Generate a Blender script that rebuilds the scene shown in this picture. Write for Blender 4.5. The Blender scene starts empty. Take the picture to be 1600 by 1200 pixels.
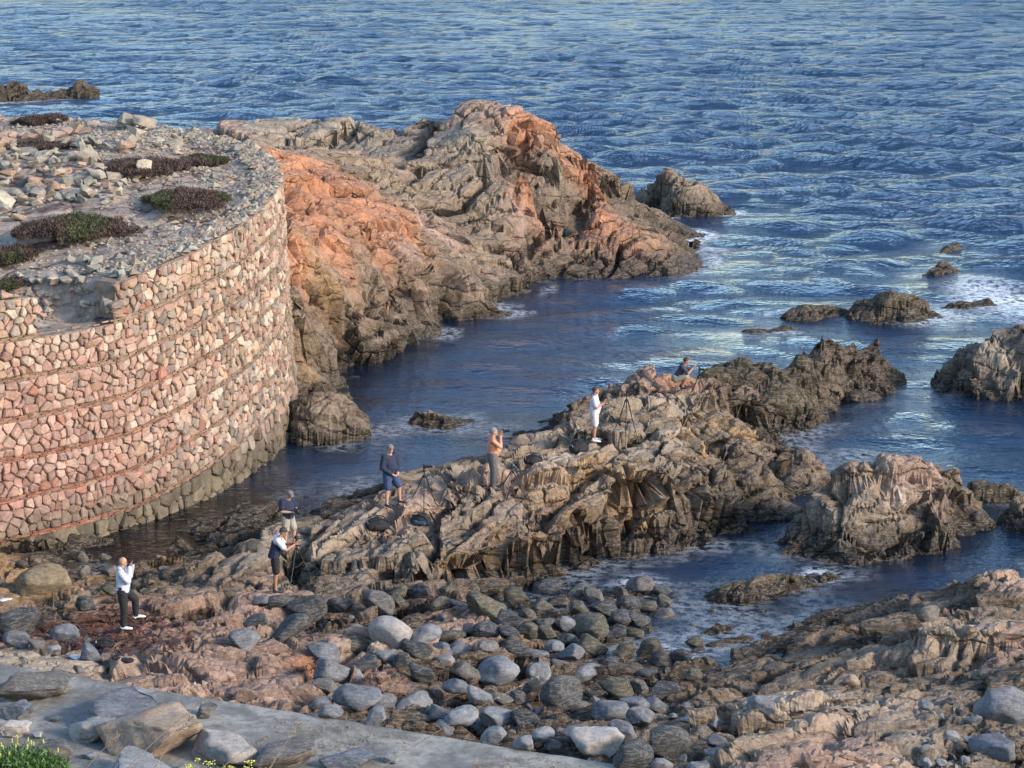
import bpy, bmesh, math, random
import numpy as np
from mathutils import Vector, Matrix
random.seed(7)
SC = bpy.context.scene
COL = SC.collection

# ---------------------------------------------------------------- camera, sky, sun, exposure
F, CH, PITCH = 3400.0, 18.0, math.atan(750/3400.0)
cam = bpy.data.cameras.new('camera'); cam.sensor_width = 36; cam.lens = F/1600*36
cam.clip_start = 0.5; cam.clip_end = 20000
camo = bpy.data.objects.new('camera', cam); COL.objects.link(camo)
camo.location = (0, 0, CH); camo.rotation_euler = (math.pi/2-PITCH, 0, 0)
SC.camera = camo
W = bpy.data.worlds.new('World'); SC.world = W; W.use_nodes = True
wt = W.node_tree; wt.nodes.clear()
sky = wt.nodes.new('ShaderNodeTexSky'); sky.sky_type = 'NISHITA'; sky.sun_disc = False
SUN_EL, SUN_AZ = math.radians(24), math.radians(118)      # azimuth clockwise from +Y
sky.sun_elevation = SUN_EL; sky.sun_rotation = SUN_AZ
sky.air_density = 1.2; sky.dust_density = 0.6; sky.ozone_density = 3.0
bg = wt.nodes.new('ShaderNodeBackground'); bg.inputs[1].default_value = 0.15
wo = wt.nodes.new('ShaderNodeOutputWorld')
wt.links.new(sky.outputs[0], bg.inputs[0]); wt.links.new(bg.outputs[0], wo.inputs[0])
sl = bpy.data.lights.new('sun', 'SUN'); sl.energy = 2.1; sl.angle = math.radians(11); sl.color = (1.0, 0.86, 0.71)
so = bpy.data.objects.new('sun', sl); COL.objects.link(so)
sd = Vector((math.sin(SUN_AZ)*math.cos(SUN_EL), math.cos(SUN_AZ)*math.cos(SUN_EL), math.sin(SUN_EL)))
so.rotation_euler = sd.to_track_quat('Z', 'Y').to_euler(); so.location = (20, -20, 40)
SC.view_settings.view_transform = 'Standard'; SC.view_settings.look = 'None'
SC.view_settings.exposure = 1.28; SC.view_settings.gamma = 1.0; SC.view_settings.use_curve_mapping = False
SC.cycles.use_denoising = True
SC.cycles.max_bounces = 5; SC.cycles.transparent_max_bounces = 8

# ---------------------------------------------------------------- pixels <-> places
cp, sp = math.cos(PITCH), math.sin(PITCH)
def ray(px, py):
    a, b = px-800, -(py-600)
    return np.array([a, F*cp+b*sp, -F*sp+b*cp])
def at(px, py, z):
    d = ray(px, py); t = (z-CH)/d[2]
    return np.array([d[0]*t, d[1]*t, z])
def proj(P):
    x, y, z = P[..., 0], P[..., 1], P[..., 2]-CH
    dep = y*cp-z*sp; up = y*sp+z*cp
    return 800+F*x/dep, 600-F*up/dep, dep

# ---------------------------------------------------------------- noise (numpy)
U = np.uint32
def _ax(i, m): return (i.astype(np.int64)*m & 0xffffffff).astype(U)
def _mix(h):
    h = (h ^ (h >> U(13)))*U(1274126177); h = (h ^ (h >> U(16)))*U(2246822519); return h ^ (h >> U(15))
_M = (374761393, 668265263, 2147483647*3)
def vn(P, s=0):
    i = np.floor(P).astype(np.int64); f = P-i; u = f*f*(3-2*f); r = 0; s0 = U((s*1274126177) & 0xffffffff)
    T = [[_ax(i[:, k]+a, _M[k]) for a in (0, 1)] for k in range(3)]
    for a in (0, 1):
        wa = u[:, 0] if a else 1-u[:, 0]
        for b in (0, 1):
            wb = wa*(u[:, 1] if b else 1-u[:, 1]); hb = T[0][a]+T[1][b]+s0
            for c in (0, 1): r = r+wb*(u[:, 2] if c else 1-u[:, 2])*_mix(hb+T[2][c])
    return r*(2/4294967295.0)-1
def fbm(P, o=4, s=0):
    r, a, t = 0, 1.0, 0
    for k in range(o):
        r = r+a*vn(P*(2.03**k)+k*7.3, s+k); t += a; a *= .5
    return r/t
def worley(P, s=0):
    i = np.floor(P).astype(np.int64); f = (P-i).astype(np.float32); n = len(P); s0 = U((s*1274126177) & 0xffffffff)
    F1 = np.full(n, 81.0, np.float32); F2 = F1.copy(); rid = np.zeros(n, U); code = np.zeros(n, np.int8); q = np.float32(1/1023.0)
    T = [[_ax(i[:, k]+a, _M[k]) for a in (-1, 0, 1)] for k in range(3)]
    for a in (-1, 0, 1):
        for b in (-1, 0, 1):
            hb = T[0][a+1]+T[1][b+1]+s0
            for c in (-1, 0, 1):
                h = _mix(hb+T[2][c+1])
                dx = f[:, 0]-np.float32(a)-(h & U(1023))*q; dy = f[:, 1]-np.float32(b)-((h >> U(10)) & U(1023))*q; dz = f[:, 2]-np.float32(c)-((h >> U(20)) & U(1023))*q
                dd = dx*dx+dy*dy+dz*dz; new = dd < F1
                F2 = np.where(new, F1, np.minimum(F2, dd)); F1 = np.where(new, dd, F1)
                rid = np.where(new, h, rid); code = np.where(new, np.int8((a+1)*9+(b+1)*3+c+1), code)
    k = code.astype(np.int64); cell = np.stack([k//9-1, k//3 % 3-1, k % 3-1], 1)
    ctr = np.stack([(rid & U(1023)), (rid >> U(10)) & U(1023), (rid >> U(20)) & U(1023)], 1)/1023.0
    return np.sqrt(F1).astype(float), np.sqrt(F2).astype(float), rid.astype(np.int64), f-cell-ctr
def sstep(a, b, x):
    t = np.clip((x-a)/(b-a), 0, 1); return t*t*(3-2*t)
def rotm(yaw, tilt):
    cy, sy, ct, st = math.cos(yaw), math.sin(yaw), math.cos(tilt), math.sin(tilt)
    Rz = np.array([[cy, sy, 0], [-sy, cy, 0], [0, 0, 1]]); Rx = np.array([[1, 0, 0], [0, ct, st], [0, -st, ct]])
    return Rx@Rz
def fracture(P, levels, yaw=.5, tilt=.6, an=(.45, 1, 1.3), seed=0, warp=.3):
    """blocky broken-rock offset (m) along the normal, plus a per-block random"""
    Q = (P@rotm(yaw, tilt).T)*np.array(an)
    Q = Q+warp*np.stack([fbm(Q*.9+k*31, 2, seed+k) for k in range(3)], 1)
    d = np.zeros(len(P)); tone = np.zeros(len(P))
    for k, (cell, amp, cw, cd) in enumerate(levels):
        F1, F2, r, off = worley(Q/cell, seed+11*k)
        r0 = (r & 255)/255.0-.5; t = np.stack([((r >> 8) & 255)/255.0-.5, ((r >> 16) & 255)/255.0-.5, ((r >> 24) & 255)/255.0-.5], 1)
        d += amp*(1.6*r0+2.2*(off*t).sum(1))
        d -= cd*(1-sstep(0, cw, F2-F1))
        if k < 2: tone += r0*(1, .6)[k]
    return d, tone

# ---------------------------------------------------------------- object helpers
def tag(o, label=None, cat=None, group=None, kind=None):
    if label: o['label'] = label
    if cat: o['category'] = cat
    if group: o['group'] = group
    if kind: o['kind'] = kind
    return o
def mesh_np(name, V, Fc, mat, parent=None, smooth=True, col=None):
    """V (n,3), Fc (m,3|4) arrays -> object"""
    me = bpy.data.meshes.new(name)
    V = np.asarray(V, np.float32); Fc = np.asarray(Fc, np.int32); m, k = Fc.shape
    me.vertices.add(len(V)); me.vertices.foreach_set('co', V.ravel())
    me.loops.add(m*k); me.loops.foreach_set('vertex_index', Fc.ravel())
    me.polygons.add(m); me.polygons.foreach_set('loop_start', np.arange(0, m*k, k, dtype=np.int32))
    me.polygons.foreach_set('loop_total', np.full(m, k, np.int32))
    me.polygons.foreach_set('use_smooth', np.full(m, smooth))
    me.update(calc_edges=True)
    if col is not None:
        ca = me.color_attributes.new('Col', 'FLOAT_COLOR', 'POINT')
        ca.data.foreach_set('color', np.concatenate([col, np.ones((len(V), 1))], 1).astype(np.float32).ravel())
    me.materials.append(mat)
    o = bpy.data.objects.new(name, me); COL.objects.link(o)
    if parent: o.parent = parent
    return o
def obj(name, me, mat=None, parent=None):
    if mat is not None and not me.materials: me.materials.append(mat)
    o = bpy.data.objects.new(name, me); COL.objects.link(o)
    if parent: o.parent = parent
    return o
def bm_obj(name, bm, mat, parent=None, smooth=False):
    me = bpy.data.meshes.new(name); bm.to_mesh(me); bm.free()
    if smooth:
        for p in me.polygons: p.use_smooth = True
    return obj(name, me, mat, parent)
def empty(name, loc, rz=0, s=1):
    o = bpy.data.objects.new(name, None); COL.objects.link(o); o.location = loc; o.rotation_euler = (0, 0, rz); o.scale = (s, s, s)
    o.empty_display_size = .1
    return o

# ---------------------------------------------------------------- materials
class NT:
    def __init__(s, name):
        s.m = bpy.data.materials.new(name); s.m.use_nodes = True; s.t = s.m.node_tree; s.n = s.t.nodes
        s.b = s.n['Principled BSDF']; s.out = s.n['Material Output']
    def add(s, ty, **kw):
        n = s.n.new(ty)
        for k, v in kw.items():
            if hasattr(n, k): setattr(n, k, v)
        return n
    def link(s, a, b): s.t.links.new(a, b)
    def noise(s, vec, scale, detail=4, rough=.55):
        n = s.n.new('ShaderNodeTexNoise'); n.inputs['Scale'].default_value = scale; n.inputs['Detail'].default_value = detail
        n.inputs['Roughness'].default_value = rough
        if vec is not None: s.link(vec, n.inputs['Vector'])
        return n
    def ramp(s, fac, stops):
        r = s.n.new('ShaderNodeValToRGB'); e = r.color_ramp.elements
        while len(e) < len(stops): e.new(.5)
        for q, (p, c) in zip(e, stops): q.position = p; q.color = (*c, 1) if len(c) == 3 else c
        s.link(fac, r.inputs[0]); return r
    def mix(s, fac, a, b, mode='MIX'):
        m = s.n.new('ShaderNodeMix'); m.data_type = 'RGBA'; m.blend_type = mode
        for sock, v in ((m.inputs['Factor'], fac), (m.inputs['A'], a), (m.inputs['B'], b)):
            if isinstance(v, (int, float)): sock.default_value = v
            elif isinstance(v, tuple): sock.default_value = (*v, 1)
            else: s.link(v, sock)
        return m.outputs['Result']
    def bump(s, h, strength=.5, dist=.05, normal=None):
        b = s.n.new('ShaderNodeBump'); b.inputs['Strength'].default_value = strength; b.inputs['Distance'].default_value = dist
        s.link(h, b.inputs['Height'])
        if normal is not None: s.link(normal, b.inputs['Normal'])
        return b.outputs[0]
def g3(v): return (v, v, v)
def rock_mat(name, src, scale=1.0, bump=.6, rough=.85, vein=True):
    """src: 'attr' (Col attribute) or 'obj' (object colour)"""
    T = NT(name); tc = T.add('ShaderNodeTexCoord')
    pos = T.add('ShaderNodeNewGeometry').outputs['Position']
    if src == 'attr':
        c = T.add('ShaderNodeVertexColor'); c.layer_name = 'Col'; base = c.outputs['Color']
    else:
        oi = T.add('ShaderNodeObjectInfo'); base = oi.outputs['Color']
    n1 = T.noise(pos, 1.3*scale, 4, .65); n2 = T.noise(pos, 9*scale, 4, .7)
    r1 = T.ramp(n1.outputs['Fac'], [(.28, g3(.62)), (.5, g3(.98)), (.72, g3(1.35))])
    r2 = T.ramp(n2.outputs['Fac'], [(.3, g3(.6)), (.52, g3(1.0)), (.75, g3(1.3))])
    c = T.mix(1.0, base, r1.outputs[0], 'MULTIPLY'); c = T.mix(.85, c, r2.outputs[0], 'MULTIPLY')
    if vein:
        mp = T.add('ShaderNodeMapping'); mp.inputs['Scale'].default_value = (.8*scale, 2.5*scale, 5*scale); mp.inputs['Rotation'].default_value = (.5, .3, .5)
        T.link(pos, mp.inputs[0]); nv = T.noise(mp.outputs[0], 1.6, 5, .7)
        rv = T.ramp(nv.outputs['Fac'], [(.47, g3(0)), (.5, g3(1)), (.53, g3(0))])
        c = T.mix(T.mix(.25, g3(0), rv.outputs[0]), c, (.62, .52, .42))
    T.link(c, T.b.inputs['Base Color']); T.b.inputs['Roughness'].default_value = rough
    T.b.inputs['Specular IOR Level'].default_value = .3
    mp2 = T.add('ShaderNodeMapping'); mp2.inputs['Scale'].default_value = (1, 1.5, 2.2); mp2.inputs['Rotation'].default_value = (.6, .2, .5)
    T.link(pos, mp2.inputs[0])
    nb = T.noise(mp2.outputs[0], 3.2*scale, 5, .65)
    b1 = T.bump(nb.outputs['Fac'], bump, .085/scale)
    if src == 'attr' and vein:
        wn = T.noise(pos, 1.1, 3, .6); wm = T.add('ShaderNodeVectorMath'); wm.operation = 'MULTIPLY_ADD'; T.link(wn.outputs['Color'], wm.inputs[0]); wm.inputs[1].default_value = (.9, .9, .9); T.link(mp2.outputs[0], wm.inputs[2])
        for sc_, di in ((.55, .14),):
            vo = T.add('ShaderNodeTexVoronoi'); vo.feature = 'DISTANCE_TO_EDGE'; vo.inputs['Scale'].default_value = sc_; T.link(wm.outputs[0], vo.inputs['Vector'])
            rc = T.ramp(vo.outputs['Distance'], [(0, g3(0)), (.07, g3(.8)), (.2, g3(1))]); b1 = T.bump(rc.outputs[0], .8, di, b1)
    b2 = T.bump(n2.outputs['Fac'], bump*.8, .04/scale, b1)
    T.link(b2, T.b.inputs['Normal'])
    return T.m
M_ROCK = rock_mat('rock', 'attr', 1.0, .8)
M_BOULD = rock_mat('boulder_stone', 'obj', 1.5, .4, .85)
def plain(name, c, rough=.7, metal=0, var=.25, sc=14, bump=.15):
    T = NT(name); tc = T.add('ShaderNodeTexCoord'); n = T.noise(tc.outputs['Object'], sc, 4)
    r = T.ramp(n.outputs['Fac'], [(.3, g3(1-var)), (.7, g3(1+var))])
    T.link(T.mix(1.0, tuple(c), r.outputs[0], 'MULTIPLY'), T.b.inputs['Base Color'])
    T.b.inputs['Roughness'].default_value = rough; T.b.inputs['Metallic'].default_value = metal
    if bump: T.link(T.bump(n.outputs['Fac'], bump, .02), T.b.inputs['Normal'])
    return T.m

# ---------------------------------------------------------------- rock masses
GROUND = []      # (name, verts) for placing things on them
PAL = {'o': (.50, .235, .13), 'g': (.30, .27, .225), 'b': (.2, .157, .115), 'y': (.38, .245, .115), 'd': (.035, .028, .02),
       'p': (.37, .265, .22), 't': (.34, .285, .22), 'r': (.17, .075, .05), 'k': (.07, .056, .04), 'w': (.45, .385, .315), 'a': (.07, .06, .034)}
LV_BIG = [(3.4, .34, .10, .45), (1.3, .17, .13, .22), (.5, .07, .16, .07)]
LV_MED = [(1.7, .2, .12, .28), (.65, .09, .15, .12), (.25, .035, .2, .035)]
def rbf(C, Z, XY, sm=0.0):
    n = len(C); d = np.sqrt(((C[:, None]-C[None])**2).sum(2))
    A = np.zeros((n+3, n+3)); A[:n, :n] = -d+np.eye(n)*sm; A[:n, n] = 1; A[:n, n+1:] = C; A[n, :n] = 1; A[n+1:, :n] = C.T
    w = np.linalg.lstsq(A, np.concatenate([Z, np.zeros((3,)+Z.shape[1:])]), rcond=None)[0]
    out = np.zeros((len(XY),)+Z.shape[1:])
    for s in range(0, len(XY), 40000):
        q = XY[s:s+40000]; dd = np.sqrt(((q[:, None]-C[None])**2).sum(2))
        out[s:s+40000] = -dd@w[:n]+w[n]+q@w[n+1:]
    return out
def blocks(A, g, x0, y0, rx, ry, levels, yaw, tilt, an, seed, terr):
    """pull the smooth surface towards tilted flat-topped blocks: one block per Worley cell"""
    R = rotm(yaw, tilt); an = np.array(an); H = A[:, 2].copy(); ny, nx = g.shape
    Q0 = (A@R.T)*an; Q = Q0+.3*np.stack([fbm(Q0*.9+k*31, 2, seed+k) for k in range(3)], 1)
    for k, (cell, amp, cw, cd) in enumerate(levels[:2]):
        F1, F2, r, off = worley(Q/cell, seed+11*k)
        dv = ((off*cell/an)@R)[:, :2]
        cx = np.clip((A[:, 0]-dv[:, 0]-x0)/rx, 0, nx-1.001); cy = np.clip((A[:, 1]-dv[:, 1]-y0)/ry, 0, ny-1.001)
        hc = g[np.round(cy).astype(int), np.round(cx).astype(int)]
        hc = np.maximum(hc, A[:, 2]-cell*.9); hc = np.minimum(hc, A[:, 2]+cell*.9)
        tl = np.stack([((r >> 8) & 255)/255.0-.5, ((r >> 16) & 255)/255.0-.62], 1)
        tgt = hc+(dv*tl).sum(1)*.5
        H = H+(tgt-A[:, 2])*terr*(.75, .5)[k]
    return H
def rock_mass(name, pts, res, levels=LV_MED, seed=0, amp=1.0, yaw=.5, tilt=.6, an=(.45, 1, 1.3), back=1.6, pad=1.6,
              tide=.45, sink=-1.0, wet='k', extra=(), flat=None, bottom=-1.6, ring=True, terr=.48):
    """pts: (px, py, z, colour key[, 's' when it is a skyline point whose back falls to the water])"""
    C = []; Z = []; K = []
    for p in pts:
        w = at(p[0], p[1], p[2]); C.append(w[:2]); Z.append(p[2]); K.append(PAL[p[3]])
        if len(p) > 4:
            bk = p[2]*.9+back
            C.append(w[:2]+np.array([w[0]/w[1]*bk, bk])); Z.append(-.9); K.append(PAL['d'])
    for (x, y, z, k) in extra: C.append(np.array([x, y])); Z.append(z); K.append(PAL[k])
    C = np.array(C); Z = np.array(Z, float); K = np.array(K)
    x0, y0 = C.min(0)-pad; x1, y1 = C.max(0)+pad
    Cr, Zr = C, Z
    if ring:
        hull = []
        m = C.mean(0)
        for a in np.linspace(0, 2*math.pi, 28, endpoint=False):
            dr = np.array([math.cos(a), math.sin(a)]); e = ((C-m)@dr).max()
            hull.append(m+dr*(e+pad*.9))
        Cr = np.concatenate([C, np.array(hull)]); Zr = np.concatenate([Z, np.full(len(hull), bottom)])
    nx, ny = int((x1-x0)/res)+1, int((y1-y0)/res)+1
    gx, gy = np.meshgrid(np.linspace(x0, x1, nx), np.linspace(y0, y1, ny))
    XY = np.stack([gx.ravel(), gy.ravel()], 1)
    # soft wander so that contours are not ruled by the control points
    wv = np.stack([fbm(np.c_[XY*.55, np.full(len(XY), k*9.0+seed)], 3, seed+k) for k in (0, 1)], 1)*.5*min(1, amp*1.2)*min(1, max(.12, min(x1-x0, y1-y0)/14))
    H = rbf(Cr, Zr, XY+wv)
    g = H.reshape(ny, nx)
    P = np.c_[XY, H]; act = np.where(H > sink-.6)[0]; A = P[act]
    Ht = blocks(A, g, x0, y0, (x1-x0)/(nx-1), (y1-y0)/(ny-1), levels, yaw, tilt, an, seed, terr)
    if flat is not None: Ht = H[act]+(Ht-H[act])*flat(A)
    Hn = H.copy(); Hn[act] = Ht; g2 = Hn.reshape(ny, nx)
    k = 2; gs = sum(np.roll(np.roll(g2, a, 0), b, 1) for a in (-k, 0, k) for b in (-k, 0, k))/9
    dy, dx = np.gradient(gs, (y1-y0)/(ny-1), (x1-x0)/(nx-1))
    N = np.stack([-dx.ravel(), -dy.ravel(), np.ones(len(H))], 1); N[:, :2] *= .9; N /= np.linalg.norm(N, axis=1)[:, None]
    A = np.c_[XY[act], Ht]; N = N[act]
    d, tone = fracture(A, levels, yaw, tilt, an, seed)
    d = d*amp+.04*amp*fbm(A*4, 4, seed+5)
    if flat is not None: d = d*flat(A)
    P = P[act]; XY = XY[act]; wv = wv[act]
    P = A+N*d[:, None]
    rmap = np.full(nx*ny, -1); rmap[act] = np.arange(len(act))
    dd = ((XY+wv*1.5)[:, None]-C[None])
    wgt = 1/((dd**2).sum(2)+.15)**1.6
    col = (wgt@K)/wgt.sum(1)[:, None]
    n1 = fbm(P*.8, 4, seed+21)[:, None]; n2 = fbm(P*np.array([1, 1, 2.])*2.1, 3, seed+33)
    col = col*(1+.35*tone[:, None]+.25*n1)
    hue = sstep(.12, .45, n2)[:, None]; col = col*(1-hue*.25)+np.array(PAL['p'])*hue*.25*col.mean(1)[:, None]/.33
    lo = sstep(tide+.3, tide-.2, P[:, 2]+.4*n2+.25*n1[:, 0])[:, None]
    wetc = np.array(PAL[wet])*(1+.5*n1)
    lo2 = sstep(.5, .12, P[:, 2]+.25*n2)[:, None]
    col = col*(1-lo*.85)+wetc*lo*.85; col = np.clip(col*(1-lo2*.8)+np.array(PAL['d'])*lo2*.8, .008, .8)*np.array([.71, .645, .585])
    q = rmap.reshape(ny, nx)
    fc = np.stack([q[:-1, :-1], q[:-1, 1:], q[1:, 1:], q[1:, :-1]], -1).reshape(-1, 4)
    fc = fc[(fc >= 0).all(1)]
    keep = P[:, 2][fc].max(1) > sink
    fc = fc[keep]; used = np.unique(fc); rm = np.full(len(P), -1); rm[used] = np.arange(len(used))
    o = mesh_np(name, P[used], rm[fc], M_ROCK, col=col[used], smooth=False)
    GROUND.append((name, P[used]))
    return o
def ground(x, y, r=.12, only=None):
    best = None
    for nm, V in GROUND:
        if only and nm not in only: continue
        m = (np.abs(V[:, 0]-x) < r) & (np.abs(V[:, 1]-y) < r)
        if m.any():
            z = np.percentile(V[m, 2], 75); best = z if best is None else max(best, z)
    return 0.0 if best is None else float(best)
_IX = {}
def hit(px, py, rad=3.5):
    """first terrain point seen through a pixel"""
    if _IX.get('n') != len(GROUND):
        V = np.concatenate([v for _, v in GROUND]); u, v, d = proj(V); ok = (u > -300) & (u < 1900) & (v > -50) & (v < 1300) & (d > 1)
        V, u, v, d = V[ok], u[ok], v[ok], d[ok]; key = ((v+64)//8).astype(np.int64)*1000+((u+400)//8).astype(np.int64); o = np.argsort(key, kind='stable')
        _IX.update(n=len(GROUND), V=V[o], u=u[o], v=v[o], d=d[o], key=key[o])
    r0, r1 = int((py-rad+64)//8), int((py+rad+64)//8); c0, c1 = int((px-rad+400)//8), int((px+rad+400)//8); sel = []
    for r in range(r0, r1+1):
        a, b = np.searchsorted(_IX['key'], [r*1000+c0, r*1000+c1+1]); sel.append(np.arange(a, b))
    sel = np.concatenate(sel); sel = sel[(np.abs(_IX['u'][sel]-px) < rad) & (np.abs(_IX['v'][sel]-py) < rad)]
    if not len(sel): return at(px, py, 0.0)
    d = _IX['d'][sel]; return np.median(_IX['V'][sel][d < d.min()+.6], axis=0)
def top_z(x, y, r=.3):
    z = [np.percentile(V[m, 2], 92) for _, V in GROUND for m in [(np.abs(V[:, 0]-x) < r) & (np.abs(V[:, 1]-y) < r)] if m.any()]
    return float(max(z)) if z else 0.0
# ================================================================ the sea
def sea():
    T = NT('sea_water'); geo = T.add('ShaderNodeNewGeometry'); pos = geo.outputs['Position']
    T.n.remove(T.b)
    mp = T.add('ShaderNodeMapping'); mp.inputs['Scale'].default_value = (.7, 1.0, 1); mp.inputs['Rotation'].default_value = (0, 0, .12); T.link(pos, mp.inputs[0])
    a = T.noise(mp.outputs[0], .42, 4, .6); b = T.noise(mp.outputs[0], 1.5, 5, .7); c = T.noise(mp.outputs[0], 4.5, 3, .6)
    cal = T.add('ShaderNodeVertexColor'); cal.layer_name = 'Col'      # r: wave strength, g: foam, b: shallow
    sep = T.add('ShaderNodeSeparateColor'); T.link(cal.outputs['Color'], sep.inputs[0])
    def mul(x, y):
        m = T.add('ShaderNodeMath'); m.operation = 'MULTIPLY'
        for s_, v in ((0, x), (1, y)):
            if isinstance(v, (int, float)): m.inputs[s_].default_value = v
            else: T.link(v, m.inputs[s_])
        return m.outputs[0]
    def addm(x, y):
        m = T.add('ShaderNodeMath'); T.link(x, m.inputs[0]); T.link(y, m.inputs[1]); return m.outputs[0]
    h = addm(addm(mul(mul(a.outputs['Fac'], 2.2), sep.outputs[0]), mul(mul(b.outputs['Fac'], .4), sep.outputs[0])), mul(c.outputs['Fac'], .1))
    bp = T.add('ShaderNodeBump'); bp.inputs['Strength'].default_value = 1.0; bp.inputs['Distance'].default_value = .8; T.link(h, bp.inputs['Height'])
    gl = T.add('ShaderNodeBsdfGlossy'); gl.inputs['Roughness'].default_value = .06; gl.inputs['Color'].default_value = (1, 1, 1, 1); T.link(bp.outputs[0], gl.inputs['Normal'])
    df = T.add('ShaderNodeBsdfDiffuse'); df.inputs['Color'].default_value = (.010, .030, .068, 1)
    tr = T.add('ShaderNodeBsdfTransparent'); tr.inputs['Color'].default_value = (.42, .52, .50, 1)
    mx = T.add('ShaderNodeMixShader'); T.link(mul(sep.outputs[2], .9), mx.inputs[0]); T.link(df.outputs[0], mx.inputs[1]); T.link(tr.outputs[0], mx.inputs[2])
    fr = T.add('ShaderNodeFresnel'); fr.inputs['IOR'].default_value = 1.34; T.link(bp.outputs[0], fr.inputs['Normal'])
    m2 = T.add('ShaderNodeMixShader'); T.link(fr.outputs[0], m2.inputs[0]); T.link(mx.outputs[0], m2.inputs[1]); T.link(gl.outputs[0], m2.inputs[2])
    fo = T.add('ShaderNodeBsdfDiffuse'); fo.inputs['Color'].default_value = (.75, .78, .8, 1)
    nf = T.noise(pos, 3.2, 6, .75); rf = T.ramp(nf.outputs['Fac'], [(.43, g3(0)), (.56, g3(1))])
    ff = mul(rf.outputs[0], sep.outputs[1])
    m3 = T.add('ShaderNodeMixShader'); T.link(ff, m3.inputs[0]); T.link(m2.outputs[0], m3.inputs[1]); T.link(fo.outputs[0], m3.inputs[2])
    T.link(m3.outputs[0], T.out.inputs[0])
    ys = [36.0]
    while ys[-1] < 9000: ys.append(ys[-1]+max(.22, min(.0036*ys[-1]-.05, 1.1) if ys[-1] < 420 else ys[-1]*.06))
    ys = np.array(ys); u = np.linspace(-1, 1, 340)
    xs = np.sign(u)*(45*np.abs(u)+(np.abs(u)**9)*1500)
    gx, gy = np.meshgrid(xs, ys); P = np.stack([gx.ravel(), gy.ravel(), np.zeros(gx.size)], 1)
    # distance to the nearest standing rock, on a coarse raster
    rx0, ry0, rs = -60.0, 30.0, .5; nx, ny = 240, 440
    occ = np.zeros((ny, nx), bool)
    for nm, V in GROUND:
        v = V[V[:, 2] > -.15]; ix = ((v[:, 0]-rx0)/rs).astype(int); iy = ((v[:, 1]-ry0)/rs).astype(int)
        ok = (ix >= 0) & (ix < nx) & (iy >= 0) & (iy < ny); occ[iy[ok], ix[ok]] = True
    dist = np.where(occ, 0.0, 99.0)
    for k in range(16):
        q = np.pad(dist, 1, constant_values=99.0)
        for dy in (-1, 0, 1):
            for dx in (-1, 0, 1):
                dist = np.minimum(dist, q[1+dy:1+dy+ny, 1+dx:1+dx+nx]+math.hypot(dx, dy)*rs)
    ix = np.clip(((P[:, 0]-rx0)/rs).astype(int), 0, nx-1); iy = np.clip(((P[:, 1]-ry0)/rs).astype(int), 0, ny-1)
    d = dist[iy, ix]; inside = (P[:, 0] > rx0) & (P[:, 0] < rx0+nx*rs) & (P[:, 1] > ry0) & (P[:, 1] < ry0+ny*rs)
    d = np.where(inside, d, 30.0)
    # the cove behind the rocks is calm, the open sea is choppy
    open_ = np.clip(sstep(74, 135, P[:, 1]+P[:, 0]*.6), 0, 1)
    stren = (.4+.6*open_)*(.45+.55*sstep(.3, 5, d))
    stren = stren*(1+.55*fbm(np.c_[P[:, 0]/22, P[:, 1]/45, np.zeros(len(P))], 3, 77))
    w = 0
    for lam, amp, dr, s in ((17.0, .14, .1, 4), (9.0, .17, .25, 1), (6.6, .13, -.5, 5), (5.2, .13, -.2, 2), (4.3, .09, .7, 6), (3.1, .08, .4, 3)):
        ph = (P[:, 0]*math.sin(dr)+P[:, 1]*math.cos(dr))*2*math.pi/lam+4.5*fbm(np.c_[P[:, :2]/(lam*1.8), np.full(len(P), s*5.)], 2, s)
        w = w+amp*(np.sin(ph)+.3*np.sin(2*ph+.6)*(lam > 4))*sstep(lam*90, lam*45, P[:, 1])
    P[:, 2] = w*stren*sstep(900, 350, P[:, 1])
    foam = sstep(1.0, .25, d)*np.clip(.25+.75*open_, 0, 1)*sstep(-.1, .35, fbm(np.c_[P[:, :2]*.35, np.zeros(len(P))], 3, 4))
    e = at(1562, 466, 0); foam = np.maximum(foam, sstep(3.2, .5, np.hypot(P[:, 0]-e[0], (P[:, 1]-e[1])*.4)))
    for (fx, fy, fr_) in ((1040, 1030, 1.2), (1000, 915, 1.0), (1280, 900, .8), (1030, 380, 1.5)):
        e = at(fx, fy, 0); foam = np.maximum(foam, .7*sstep(fr_, .2, np.hypot(P[:, 0]-e[0], (P[:, 1]-e[1])*.6)))
    shal = sstep(1.6, .1, d)*(1-.6*open_)*.7
    e = at(330, 830, 0); shal = np.maximum(shal, sstep(8, 3, np.hypot(P[:, 0]-e[0], P[:, 1]-e[1])))
    q = np.arange(len(P)).reshape(len(ys), len(xs))
    fc = np.stack([q[:-1, :-1], q[:-1, 1:], q[1:, 1:], q[1:, :-1]], -1).reshape(-1, 4)
    o = mesh_np('sea', P, fc, T.m, col=np.stack([stren, foam, shal], 1)); tag(o, kind='structure')
    # the bed under it
    bx, by = np.meshgrid(np.linspace(-60, 60, 160), np.linspace(34, 150, 160))
    B = np.stack([bx.ravel(), by.ravel(), np.zeros(bx.size)], 1)
    ix = np.clip(((B[:, 0]-rx0)/rs).astype(int), 0, nx-1); iy = np.clip(((B[:, 1]-ry0)/rs).astype(int), 0, ny-1)
    B[:, 2] = -.75-.35*np.minimum(dist[iy, ix], 8)+.3*fbm(B*.8, 4, 3)
    q = np.arange(len(B)).reshape(160, 160); fc = np.stack([q[:-1, :-1], q[:-1, 1:], q[1:, 1:], q[1:, :-1]], -1).reshape(-1, 4)
    n = fbm(B*1.2, 3, 9)[:, None]
    tag(mesh_np('seabed', B, fc, M_ROCK, col=np.clip(np.array(PAL['k'])*(1+.6*n), .01, 1)), kind='structure')

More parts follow.
